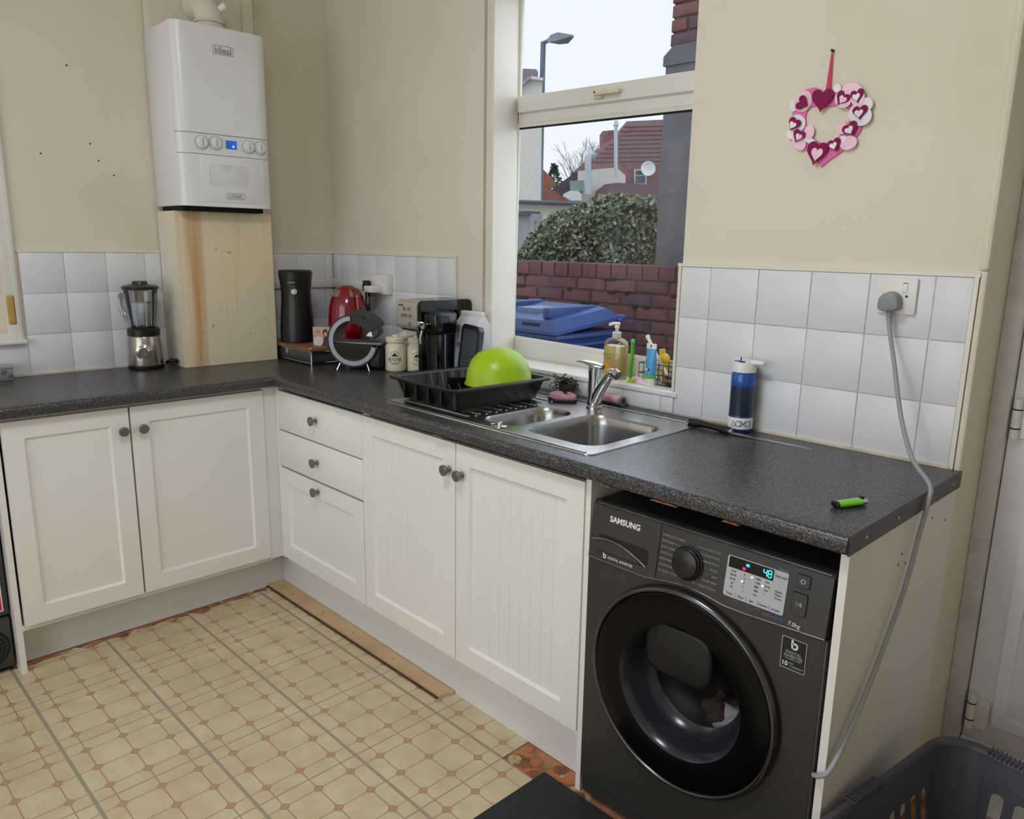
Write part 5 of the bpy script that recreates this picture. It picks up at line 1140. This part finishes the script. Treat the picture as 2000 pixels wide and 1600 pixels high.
MB().ring_loft([[(BC[0]+.0355*math.cos(2*PI*j/36)*k_, BC[1]+.0355*math.sin(2*PI*j/36)*k_, ZT+.174+h+tl*(.5-.5*math.cos(2*PI*j/36+.6))) for j in range(36)] for k_, h, tl in ((1, 0, 0), (1, .022, .006), (.95, .027, .008), (.2, .028, .008))]).build('lid', WHITEP, wb2, 40)
MB().rbox(BC[0]+.022, BC[0]+.066, BC[1]-.008, BC[1]+.010, ZT+.197, ZT+.209, .004, 3).build('flip_spout', WHITEP, wb2)
MB().box(BC[0]-.018, BC[0]+.016, BC[1]-.030, BC[1]-.026, ZT+.203, ZT+.2065).build('lid_slot', mat('navy_base', (28, 46, 110), .3), wb2, 0)
MB().cyl((BC[0]-.001, BC[1]-.024, ZT+.205), (BC[0]-.001, BC[1]-.020, ZT+.216), .002, n=8).build('vent_pin', mat('navy_base', (28, 46, 110), .3), wb2)
base_a = math.atan2(CAM.y-BC[1], CAM.x-BC[0])
NV = mat('navy_print_ink', (40, 62, 130), .5)
def sym(pts2, a, closed=True):     # symbol strokes wrapped on the white band
    pts = [(BC[0]+.0379*math.cos(a+u/.0374), BC[1]+.0379*math.sin(a+u/.0374), ZT+.030+v) for u, v in pts2]
    MB().tube(pts, .0010, 6, closed=closed).build('band_symbol', NV, wb2)
s_ = .0075
for k, off in enumerate((-.62, -.21, .20, .60)):
    a = base_a+off+.06
    if k == 0: sym([(-s_, -s_), (0, -s_), (s_, -s_), (0.0, s_)], a)
    if k == 1: sym([(s_*1.05*math.cos(2*PI*j/20), s_*1.05*math.sin(2*PI*j/20)) for j in range(20)], a)
    if k == 2: sym([(-s_, -s_), (0, 0), (s_, s_)], a, False); sym([(-s_, s_), (0, 0), (s_, -s_)], a, False)
    if k == 3: sym([(-s_, -s_), (s_, -s_), (s_, s_), (-s_, s_)], a)
kn = thing('kitchen_knife', 'long narrow knife with black handle lying along the tiles', 'knife', (2.24, -.09, ZT))
kp = [(2.098, -.096, ZT+.012), (2.13, -.094, ZT+.0125), (2.18, -.098, ZT+.0115), (2.215, -.101, ZT+.010), (2.236, -.102, ZT+.009)]
MB().tube(bez(kp, 5), .010, 14, rs=[.0105+.0015*math.sin(i*.45) for i in range(21)]).build('handle', BLACKP, kn)
MB().tube([(2.0995+.0058*math.cos(2*PI*j/16)*.6, -.1068, ZT+.012+.0058*math.sin(2*PI*j/16)) for j in range(16)], .0014, 6, closed=True).build('hanging_ring', CHROME, kn)
MB().cyl((2.234, -.102, ZT+.009), (2.246, -.1022, ZT+.008), .0085, n=16).build('ferrule', STEEL, kn)
MB().ring_loft([[(x_, y_, z_+.0022), (x_, y_-h, z_+.0010), (x_, y_-h, z_)] for x_, y_, z_, h in ((2.244, -.094, ZT+.005, .016), (2.34, -.087, ZT+.0025, .015), (2.42, -.083, ZT+.0015, .011), (2.468, -.084, ZT+.0006, .002))]).build('blade', STEEL, kn, 20)
lt = thing('lighter', 'lime green disposable lighter lying near the worktop edge', 'lighter', (2.725, -.463, ZT), 1.16)
LGm = mat('lime_lighter_plastic', (132, 214, 56), .25, var=.02)
def rl(x, k=1.0): return [(x, .0115*k*math.cos(2*PI*j/20), .0078+.0072*k*math.sin(2*PI*j/20)) for j in range(20)]
MB().ring_loft([rl(-.036), rl(.024)]).build('body', LGm, lt, 60, world=False); MB().ring_loft([rl(-.0405, .8), rl(-.0395, .98), rl(-.036, 1.03)]).build('base_cap', BLACKP, lt, 40, world=False)
MB().ring_loft([rl(.024, .98), rl(.036, .94), rl(.038, .85)]).build('metal_shroud', CHROME, lt, 40, world=False); MB().cyl((.029, -.004, .0145), (.029, .004, .0145), .0042, n=14).build('spark_wheel', BLACKP, lt, world=False)

# ------------------------------------------------------------------ heart wreath
hw = thing('heart_wreath', 'pink foam heart wreath with glitter hearts hanging on the wall', 'wreath', (2.382, WY, 1.73))
PINK = mat('mid_pink_foam', (232, 110, 172), .6); PALE = mat('pale_pink_foam', (246, 206, 222), .6); WHF = mat('white_foam', (238, 234, 240), .6)
GLM = mat('magenta_glitter', (160, 22, 96), .35, .2, var=.25, scale=420, bump=.5, bscale=500)
def heart(cx, cz, s, rot, n=14, wx=1.0):
    out = []
    for j in range(2*n):
        t = 2*PI*j/(2*n); x = 16*math.sin(t)**3/17*wx; z = (13*math.cos(t)-5*math.cos(2*t)-2*math.cos(3*t)-math.cos(4*t))/17+.15
        c_, s__ = math.cos(rot), math.sin(rot); out.append((cx+s*(x*c_-z*s__), cz+s*(x*s__+z*c_)))
    return out
def hplate(nm, loops, y0, th, material): return MB().plate(loops, WY-y0-th, WY-y0, XZ).build(nm, material, hw, 0)
def wz(a, b): return (2.368+.000252*(a-680)+.0000234*(b-730), 1.792-.000234*(b-730)-.0000249*(a-680))
def blob(a, b, ra, rb, rot=0, n=22):
    out = []
    for j in range(n):
        t = 2*PI*j/n; u, v = ra*math.cos(t), rb*math.sin(t); out.append(wz(a+u*math.cos(rot)-v*math.sin(rot), b+u*math.sin(rot)+v*math.cos(rot)))
    return out
def heartz(a, b, s_, rot, wx=1.0): x_, z_ = wz(a, b); return heart(x_, z_, s_*.000242, rot, 14, wx)
o1 = [wz(a, b) for a, b in ((690, 640), (600, 590), (500, 605), (420, 660), (370, 760), (345, 880), (340, 1010), (380, 1130), (470, 1230), (570, 1320), (655, 1425), (740, 1350), (850, 1270), (960, 1170), (1050, 1050), (1100, 900), (1090, 760), (1030, 650), (930, 590), (820, 590), (740, 640))]
i1 = [wz(a, b) for a, b in ((700, 800), (620, 780), (540, 790), (495, 850), (485, 960), (510, 1060), (570, 1130), (650, 1170), (740, 1165), (830, 1110), (900, 1030), (945, 930), (950, 840), (900, 790), (810, 775))]
hplate('pink_backing', [o1, i1], .002, .004, PINK)
foam = [(365, 780, 42, 62, .2, WHF), (468, 735, 92, 118, .5, PALE), (410, 965, 84, 92, 0, WHF), (335, 1090, 46, 50, 0, WHF), (428, 1150, 74, 108, -.25, PALE), (548, 1150, 58, 34, .4, WHF), (540, 1060, 52, 76, .2, PALE), (945, 1165, 92, 68, -.5, PALE), (885, 1130, 48, 34, -.6, WHF), (880, 1010, 56, 66, 0, PALE), (1062, 880, 112, 112, 0, WHF), (1130, 770, 56, 62, 0, WHF), (835, 610, 40, 44, 0, WHF), (985, 640, 105, 82, .15, PALE), (895, 720, 84, 92, 0, PALE), (1040, 705, 66, 90, .2, PALE)]
for i, (a_, b_, ra, rb, r_, mm) in enumerate(foam): hplate('foam_shape', [blob(a_, b_, ra, rb, r_)], .0055+.00045*i, .003, mm)
gl = [(680, 735, 135, -.06, 0, .92), (480, 760, 78, 1.1, 0, 1.0), (378, 985, 80, -.5, 1, .95), (428, 1110, 78, -.45, 2, .95), (622, 1290, 142, -.18, 3, .85), (815, 1195, 78, .35, 1, .95), (975, 1032, 84, .5, 1, 1.0), (1066, 862, 82, .08, 1, 1.0), (1040, 700, 82, .2, 1, .9), (885, 722, 82, -.6, 2, 1.0)]
for a_, b_, s_, r_, inner, wx in gl:
    hplate('glitter_heart', [heartz(a_, b_, s_, r_, wx)], .0140, .003, GLM)
    if inner: hplate('small_heart', [heartz(a_+(8 if inner > 1 else -8), b_+12, s_*.56, r_, wx)], .0165, .0025, WHF if inner == 1 else PALE)
RB = mat('crimson_ribbon', (206, 30, 92), .5)
MB().prism([(2.378, 1.908), (2.381, 1.908), (2.384, 1.815), (2.372, 1.815)], WY-.008, WY-.0065, XZ).build('ribbon', RB, hw, 0)
MB().cyl((2.3795, WY-.012, 1.909), (2.3795, WY+.002, 1.909), .003, n=10).build('nail', INK, hw)

# ------------------------------------------------------------------ outside
FH = Vector((math.cos(YAW), math.sin(YAW), 0)); RH = Vector((math.sin(YAW), -math.cos(YAW), 0))
def atd(u, v, D):
    d = _f + _r2*((u-1000)/FPX) - _u2*((v-800)/FPX); return CAM + d*(D/d.dot(FH))
def fac(nm, pts, D, depth, material, parent, ground=None):
    """wall or roof piece of a building turned 45 degrees to this house: outline in its facade plane, given depth"""
    P = [atd(u, v, D) for u, v in pts]; q = [(p.dot(RH), p.z) for p in P]; base = CAM.dot(FH)
    if ground: q = [(a, GZ if i in ground else b) for i, (a, b) in enumerate(q)]
    return MB().prism(q, 0, depth, lambda a, b, h: tuple(RH*a + FH*(base+D+h) + Vector((0, 0, b)))).build(nm, material, parent, 0)
def at(u, v, y):
    d = _f + _r2*((u-1000)/FPX) - _u2*((v-800)/FPX); t = (y-CAM.y)/d.y; return CAM + d*t
GZ = -.12
struct(MB().box(-45, 12, .27, 60, GZ-.3, GZ).build('ground', mat('yard_concrete', (120, 118, 116), .9, var=.1, scale=3), None, 0), 'grey concrete yard outside')
MORTAR = mat('dark_mortar', (112, 92, 92), .9, var=.15, scale=30)
BR = [mat('brick_dusky_red', (138, 94, 94), .85, var=.12, scale=14, bump=.3), mat('brick_purple_red', (126, 86, 92), .85, var=.12, scale=14, bump=.3), mat('brick_brown_red', (144, 100, 98), .85, var=.14, scale=14, bump=.3), mat('brick_blue_grey', (116, 92, 102), .85, var=.12, scale=14, bump=.3)]
gw = thing('garden_wall', 'red brick garden wall behind the blue wheelie bin', 'wall', (.3, 1.65, GZ))
GY = 1.6; gx0, gx1 = -1.15, 1.6
MB().box(gx0, gx1, GY+.006, GY+.21, GZ, 1.318).build('mortar_core', MORTAR, gw, 0)
bmesh_cache = {}
def brick(parent, kind, x, y, z, L, H, D=.1, mi=None):
    mi = rnd.choice((0, 0, 1, 1, 2, 3)) if mi is None else mi; key = (L, H, D, mi)
    if key not in bmesh_cache: bmesh_cache[key] = MB().rbox(-L/2, L/2, 0, D, -H/2, H/2, .005, 1).mesh('brick', BR[mi], 0)
    o = share('brick', bmesh_cache[key], Vector((x, y+rnd.uniform(-.003, .003), z))-wloc(parent), parent, (rnd.uniform(-.02, .02), rnd.uniform(-.012, .012), rnd.uniform(-.015, .015))); return o
x_ = gx0
k = 0
while x_ < gx1-.1:
    brick(gw, 'h', x_+.055, GY-.002, 1.276, .104, .086); x_ += .1125
for r in range(10):
    z_ = 1.232-.0745*(r+.5); off = -.1125*(r % 2)
    for q in range(-5, 8):
        xc = q*.225+off+.05
        if xc-.11 < gx0 or xc+.11 > gx1: continue
        brick(gw, 's', xc, GY, z_, .213, .0635)
# moss in the joints
MOS = mat('dark_moss', (62, 68, 58), .95, var=.2, scale=60, bump=.6)
for q in range(22):
    p = Vector((rnd.uniform(-.5, .9), GY-.002, rnd.choice((1.232, 1.157, 1.083)))); m = MB(); m.ball(p, .016+.02*rnd.random(), .008, .010, 8, 6); m.build('moss_tuft', MOS, gw, 60)
# wheelie bin
wbn = thing('wheelie_bin', 'blue plastic wheelie bin standing in the yard', 'bin', (.5, 1.0, GZ))
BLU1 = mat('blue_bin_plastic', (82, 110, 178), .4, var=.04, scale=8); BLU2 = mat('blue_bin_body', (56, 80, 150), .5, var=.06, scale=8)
bx0, bx1, by0_, by1_ = .08, .735, .80, 1.26
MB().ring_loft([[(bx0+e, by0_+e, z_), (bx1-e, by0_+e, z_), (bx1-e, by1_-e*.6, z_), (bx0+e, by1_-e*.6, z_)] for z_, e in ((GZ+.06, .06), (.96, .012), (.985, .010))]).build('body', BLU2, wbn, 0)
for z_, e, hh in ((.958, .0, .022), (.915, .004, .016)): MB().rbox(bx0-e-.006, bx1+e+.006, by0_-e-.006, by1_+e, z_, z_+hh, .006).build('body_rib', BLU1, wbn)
m = MB(); m.ring_loft([[(bx0-.012, by0_-.016, .984), (bx1+.014, by0_-.016, .984), (bx1+.014, by1_+.02, 1.035), (bx0-.012, by1_+.02, 1.035)],
                       [(bx0-.012, by0_-.016, 1.000), (bx1+.014, by0_-.016, 1.000), (bx1+.014, by1_+.02, 1.055), (bx0-.012, by1_+.02, 1.055)],
                       [(bx0+.02, by0_+.012, 1.048), (bx1-.03, by0_+.012, 1.048), (bx1-.03, by1_-.03, 1.098), (bx0+.02, by1_-.03, 1.098)],
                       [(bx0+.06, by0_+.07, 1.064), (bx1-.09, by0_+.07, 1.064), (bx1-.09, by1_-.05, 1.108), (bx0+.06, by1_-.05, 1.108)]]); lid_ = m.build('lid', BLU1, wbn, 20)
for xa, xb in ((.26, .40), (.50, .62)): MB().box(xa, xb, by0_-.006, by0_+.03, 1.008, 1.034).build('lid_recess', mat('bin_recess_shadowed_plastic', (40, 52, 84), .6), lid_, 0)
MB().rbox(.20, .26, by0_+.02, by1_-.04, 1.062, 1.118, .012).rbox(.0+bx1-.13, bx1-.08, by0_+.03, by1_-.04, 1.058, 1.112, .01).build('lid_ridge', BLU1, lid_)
MB().box(.33, .49, by0_+.12, by0_+.30, 1.070, 1.094).build('worn_label', mat('faded_label', (170, 186, 216), .6), lid_, 0)
MB().tube([(bx1+.02, by1_+.0, 1.03), (bx1+.03, by1_+.05, 1.05), (bx0, by1_+.05, 1.05)], .014, 10).build('handle_bar', BLU1, wbn)
for xx in (bx0+.03, bx1-.03): MB().cyl((xx-.025, by1_+.02, GZ+.1), (xx+.025, by1_+.02, GZ+.1), .1, n=24).build('wheel', BLACKP, wbn)
# rendered pier with brick stack
pr_ = thing('chimney_stack', 'grey rendered pier with brick stack right of the window view', 'chimney', (1.1, 2.1, GZ))
PY = 1.86; px0 = at(1286, 400, PY).x; ztop = at(1300, 112, PY).z
REN = mat('grey_cement_render', (128, 126, 132), .9, var=.08, scale=5, bump=.15)
MB().box(px0, 1.75, PY, PY+.5, GZ, ztop).build('rendered_pier', REN, pr_, 0)
MB().prism([(px0-.012, ztop-.05), (px0-.012, ztop), (px0+.05, ztop+.05), (1.76, ztop+.05), (1.76, ztop-.05)], PY-.012, PY+.51, XZ).build('ledge', REN, pr_, 0)
xb0 = at(1307, 60, PY).x
MB().box(xb0+.01, 1.7, PY+.03, PY+.45, ztop+.05, ztop+1.0).build('mortar_core', MORTAR, pr_, 0)
for r in range(11):
    z_ = ztop+.05+.0745*(r+.5)
    for q in range(0, 5):
        L = .213; xc = xb0+.1065+q*.225-(.1125 if r % 2 else 0)
        if r % 2 and q == 0: brick(pr_, 'h', xb0+.05, PY+.02, z_, .1, .0635); continue
        brick(pr_, 's', xc, PY+.02, z_, L, .0635)
# hedge
hg = thing('ivy_hedge', 'dense ivy hedge growing behind the garden wall', 'hedge', (.0, 2.6, GZ))
HY = 2.35
prof = [(1022, 512), (1032, 498), (1046, 465), (1070, 440), (1101, 421), (1145, 408), (1175, 394), (1200, 386), (1230, 389), (1255, 392), (1284, 402), (1310, 405)]
hp_ = [(at(u, v, HY+.25).x, at(u, v, HY+.25).z) for u, v in prof]
def htop(x):
    for (xa, za), (xb, zb) in zip(hp_, hp_[1:]):
        if xa <= x <= xb: return za+(zb-za)*(x-xa)/(xb-xa)
    return hp_[0][1] if x < hp_[0][0] else hp_[-1][1]
xa_, xb_ = hp_[0][0], hp_[-1][0]
core = [(x, z-.05) for x, z in hp_]
MB().prism([(xa_, GZ)]+core+[(xb_, GZ)], HY+.16, HY+1.0, XZ).build('twig_core', mat('dark_twigs', (52, 52, 40), .95, var=.2, scale=30, bump=.6), hg, 0)
def leaf_mat():
    m = bpy.data.materials.new('ivy_leaves'); m.use_nodes = True; n = m.node_tree.nodes; l = m.node_tree.links
    g = n.new('ShaderNodeNewGeometry'); r = n.new('ShaderNodeValToRGB'); e = r.color_ramp.elements
    e[0].color = rgb(100, 108, 76); e[1].color = rgb(172, 152, 124); x = e.new(.45); x.color = rgb(130, 140, 106); x = e.new(.7); x.color = rgb(154, 160, 132); x = e.new(.85); x.color = rgb(206, 208, 196)
    l.new(g.outputs['Random Per Island'], r.inputs['Fac']); l.new(r.outputs['Color'], n['Principled BSDF'].inputs['Base Color']); n['Principled BSDF'].inputs['Roughness'].default_value = .5
    return m
m = MB(); r9 = random.Random(9)
for q in range(17000):
    x = r9.uniform(xa_, xb_); t = htop(x)
    if r9.random() < .8: z = r9.uniform(1.15, t+.02); y = HY+.05+.13*r9.random()+.10*math.sin(x*6+z*5)*.5+.25*max(0, (z-(t-.12)))/.12*.5
    else: y = HY+.15+.6*r9.random(); z = t-.02+.05*r9.random()
    s_ = .013+.015*r9.random(); n1 = Vector((r9.gauss(0, 1), r9.gauss(-.8, .7), r9.gauss(.5, .7))).normalized(); a = n1.orthogonal().normalized(); a = (Matrix.Rotation(r9.random()*6.28, 3, n1) @ a); b = n1.cross(a); c0 = Vector((x, y, z))
    m.add([tuple(c0-a*s_), tuple(c0-b*s_*.6+n1*.004), tuple(c0+a*s_), tuple(c0+b*s_*.6+n1*.004)], [(0, 1, 2, 3)])
fo = m.build('foliage', leaf_mat(), hg, 0); fo['kind'] = 'stuff'
# concrete fence
cf = thing('concrete_fence', 'grey concrete panel fence left of the hedge', 'fence', (at(1030, 450, 4.4).x, 4.4, GZ))
CON = mat('pale_concrete', (172, 172, 176), .9, var=.08, scale=6)
for ua, ub, vt, nm in ((985, 1039, 421, 'panel'), (1043, 1110, 429, 'panel')):
    a, b = at(ua, vt, 4.4), at(ub, vt, 4.4); MB().box(a.x, b.x, 4.40, 4.47, GZ, a.z).build(nm, CON, cf, 0)
a, b = at(1039, 418, 4.4), at(1043, 418, 4.4); MB().box(a.x, b.x+.03, 4.37, 4.5, GZ, a.z).build('post', CON, cf, 0)
a, b = at(985, 414, 4.4), at(1040, 414, 4.4); MB().box(a.x, b.x, 4.33, 4.53, at(1012, 421, 4.4).z, a.z).build('capping', mat('dark_capping', (96, 98, 110), .8), cf, 0)
# flat roofed garage
GD = 12.0
ga = thing('flat_garage', 'cream flat-roofed garage with grey gutter beyond the fence', 'garage', (*atd(1080, 410, GD).xy, GZ))
fac('wall', [(985, 398), (1185, 404), (1185, 440), (985, 440)], GD, 1.2, mat('cream_render', (226, 218, 204), .9, var=.04), ga, (2, 3))
fac('fascia', [(980, 389), (1190, 396), (1190, 403), (980, 397)], GD-.1, 1.4, mat('grey_fascia', (150, 152, 164), .7), ga)
fac('gutter', [(980, 391), (1190, 398), (1190, 401), (980, 394)], GD-.2, .1, mat('slate_gutter', (98, 102, 118), .6), ga)
# lamp post
LY = 9.4
lp = thing('street_lamp', 'grey street lamp post with angled lantern', 'street lamp', (at(1059, 420, LY).x, LY, GZ))
a = at(1061, 82, LY); bx_ = at(1057, 380, LY).x*.5+a.x*.5
POLE = mat('galvanised_pole', (120, 130, 146), .6, .3)
MB().tube([(a.x, LY, GZ), (a.x, LY, 2.2), (a.x, LY, a.z)], .06, 12, rs=[.075, .06, .05]).build('pole', POLE, lp)
c1, c2 = at(1063, 84, LY), at(1078, 76, LY); MB().cyl((a.x, LY, a.z-.02), c2, .035, n=10).build('arm', POLE, lp)
h1, h2 = at(1073, 80, LY), at(1118, 70, LY); dv = (h2-h1); nrm = Vector((-dv.z, 0, dv.x)).normalized()*(-1 if dv.x < 0 else 1)
m = MB(); m.ring_loft([[tuple(h1+dv*t+Vector((0, sy*wd, 0))+Vector((0, 0, sz_*th))) for sy, sz_ in ((-1, -1), (1, -1), (1, 1), (-1, 1))] for t, wd, th in ((0, .05, .03), (.25, .13, .06), (.6, .15, .07), (1, .04, .015))]); m.build('lantern', mat('lantern_grey', (140, 150, 162), .5), lp, 20)
# white house at left
HD = 15.0
WR = mat('white_render', (232, 228, 220), .9, var=.03)
wh = thing('white_house', 'white rendered house with chimney at the left of the view', 'house', (*atd(1020, 300, HD).xy, GZ))
fac('gable_wall', [(960, 420), (960, 216), (1037, 154), (1059, 158), (1059, 420)], HD, 1.5, WR, wh, (0, 4))
fac('roof_slope', [(956, 212), (1036, 147), (1039, 151), (956, 220)], HD-.15, 1.8, mat('grey_slate', (168, 170, 186), .8), wh)
fac('ridge_coping', [(1036, 148), (1061, 152), (1061, 157), (1037, 154)], HD-.15, 1.8, WR, wh)
fac('chimney', [(1018, 165), (1018, 139), (1023, 134), (1047, 135), (1051, 140), (1051, 156)], HD+.5, .7, mat('grey_brick_stack', (140, 130, 144), .9), wh)
# red roofed houses
RR = mat('red_clay_roof', (172, 112, 98), .85, var=.1, scale=4); RT = mat('dusky_tile_roof', (160, 132, 134), .85, var=.08, scale=5); DKW = mat('dark_slate_wall', (96, 88, 100), .9)
RD_ = 18.0
rh = thing('red_gable_house', 'small house with orange red roofs beside the lamp post', 'house', (*atd(1075, 380, RD_).xy, GZ))
fac('upper_roof', [(1040, 312), (1060, 330), (1087, 357), (1072, 371), (1040, 376)], RD_+.4, 1.0, RR, rh)
fac('lower_roof', [(1040, 374), (1082, 371), (1120, 399), (1040, 399)], RD_-.2, .6, mat('brown_red_roof', (156, 106, 92), .85, var=.1, scale=4), rh)
fac('wall', [(1040, 376), (1072, 371), (1085, 380), (1085, 440), (1040, 440)], RD_+.05, .8, mat('brown_brick_far', (134, 96, 88), .9), rh, (3, 4))
BD = 22.0
fh = thing('brick_house', 'large brick house with dusky tiled roof in the distance', 'house', (*atd(1230, 380, BD).xy, GZ))
ro = fac('roof', [(1118, 338), (1178, 281), (1198, 271), (1224, 237), (1330, 232), (1330, 322), (1205, 326), (1130, 336)], BD+.5, 1.5, RT, fh)
for q in range(9):
    v_ = 246+8.6*q; ul = 1224-(v_-237)*.76+3 if v_ < 271 else 1198-(v_-271)*1.1+3
    fac('tile_course', [(ul, v_), (1326, v_-3), (1326, v_-1.2), (ul, v_+1.8)], BD+.46, .06, mat('roof_course_tile', (146, 118, 122), .85), ro)
FRB = mat('far_red_brick', (156, 118, 118), .9, var=.12, scale=8); WFR = mat('white_far_frame', (236, 238, 240), .6)
fac('brick_wall', [(1200, 322), (1330, 318), (1330, 440), (1200, 440)], BD+.3, 1, FRB, fh, (2, 3))
fac('dark_gable', [(1074, 373), (1124, 336), (1136, 334), (1136, 440), (1074, 440)], BD+.2, 1, DKW, fh, (3, 4))
fac('white_extension', [(1130, 334), (1204, 327), (1222, 343), (1222, 440), (1130, 440)], BD-.1, .4, WR, fh, (3, 4))
fac('lower_roof', [(1166, 372), (1182, 360), (1204, 357), (1300, 362), (1300, 440), (1166, 440)], BD-.5, .4, mat('purple_slate', (134, 108, 116), .85, var=.08), fh, (4, 5))
fac('chimney', [(1177, 282), (1177, 256), (1199, 254), (1199, 276)], BD+1.0, .8, FRB, fh)
fw = fac('window', [(1239, 331), (1263, 330), (1263, 360), (1239, 361)], BD+.22, .2, WFR, fh)
for u0, u1, v0, v1 in ((1242, 1252, 333, 340), (1253, 1260, 333, 340), (1242, 1260, 344, 357)): fac('pane', [(u0, v0), (u1, v0), (u1, v1), (u0, v1)], BD+.17, .1, mat('dark_far_glass', (96, 108, 122), .2), fw)
a = atd(1266, 329, BD-.1); MB(Matrix.Translation(a) @ Matrix.Rotation(YAW-PI/2, 4, 'Z') @ Matrix.Rotation(PI/2-.15, 4, 'X')).lathe([(.02, -.07), (.10, -.06), (.17, -.02), (.20, .0), (.195, .003), (.1, -.05), (.02, -.062)], n=28).build('satellite_dish', mat('white_dish', (240, 242, 244), .5), fh)
DUC = mat('steel_duct', (204, 212, 222), .5, .2)
MB().tube(bez([atd(1149, 380, BD-.7), atd(1149, 345, BD-.7), atd(1149, 310, BD-.7), atd(1153, 302, BD-.6), atd(1160, 304, BD-.3)], 4), .085, 12).build('vent_duct', DUC, fh)
MB().cyl(atd(1203, 346, BD-.7), atd(1203, 246, BD-.7), .05, n=12).cyl(atd(1203, 246, BD-.7), atd(1204, 236, BD-.7), .075, .045, 12).build('flue_pipe', DUC, fh)
fac('plant_box', [(1115, 353), (1140, 352), (1140, 374), (1115, 374)], BD-.4, .4, mat('sage_green_box', (146, 166, 162), .7), fh)
fac('cowl', [(1102, 378), (1112, 373), (1130, 373), (1136, 380), (1136, 392), (1116, 392), (1102, 384)], BD-.8, .5, WFR, fh)
# bare tree and conifer
TY_ = 30.0
tr = thing('bare_tree', 'leafless tree behind the dark gable', 'tree', (at(1110, 345, TY_).x, TY_, GZ))
TW = mat('pale_twig_bark', (150, 146, 150), .9)
base = at(1110, 420, TY_); m = MB(); r4 = random.Random(4)
def branch(p, d, ln, r, k):
    q = p+d*ln; m.cyl(tuple(p), tuple(q), r, r*.7, 6)
    if k == 0: return
    for t in range(3 if k > 1 else 2):
        nd = (d+Vector((r4.gauss(0, .45), r4.gauss(0, .45), r4.gauss(.12, .25)))).normalized(); branch(q, nd, ln*.74, r*.62, k-1)
branch(Vector((base.x, TY_, GZ)), Vector((0, 0, 1)), 2.3, .10, 5); m.build('branches', TW, tr, 0)['kind'] = 'stuff'
cj = thing('conifer', 'small dark conifer between the roofs', 'tree', (at(1082, 350, 24).x, 24, GZ))
a, b = at(1082, 352, 24), at(1082, 322, 24); m = MB(); r6 = random.Random(6)
for q in range(700):
    t = r6.random(); rr = .55*(1-t)+.06; an = r6.random()*6.28; c0 = Vector((a.x+rr*math.cos(an), 24+rr*math.sin(an), a.z-1.0+(b.z-a.z+1.0)*t)); s_ = .10
    m.add([tuple(c0+Vector((r6.uniform(-s_, s_), r6.uniform(-s_, s_), r6.uniform(-s_, s_)))) for _ in range(3)], [(0, 1, 2)])
m.build('needles', mat('dark_conifer_green', (70, 84, 72), .9, var=.2), cj, 0)['kind'] = 'stuff'; MB().cyl((a.x, 24, GZ), (a.x, 24, b.z-.3), .12, .03, 8).build('trunk', TW, cj)
# washing line
wl = thing('washing_line', 'thin washing line running across the hedge to the grey pier', 'line', (1.0, 2.0, 1.6))
MB().tube([at(1360, 366, 1.80), at(1286, 382, 1.84), at(1060, 445, 2.30)], .003, 5).build('cord', mat('green_cord', (104, 140, 132), .6), wl)
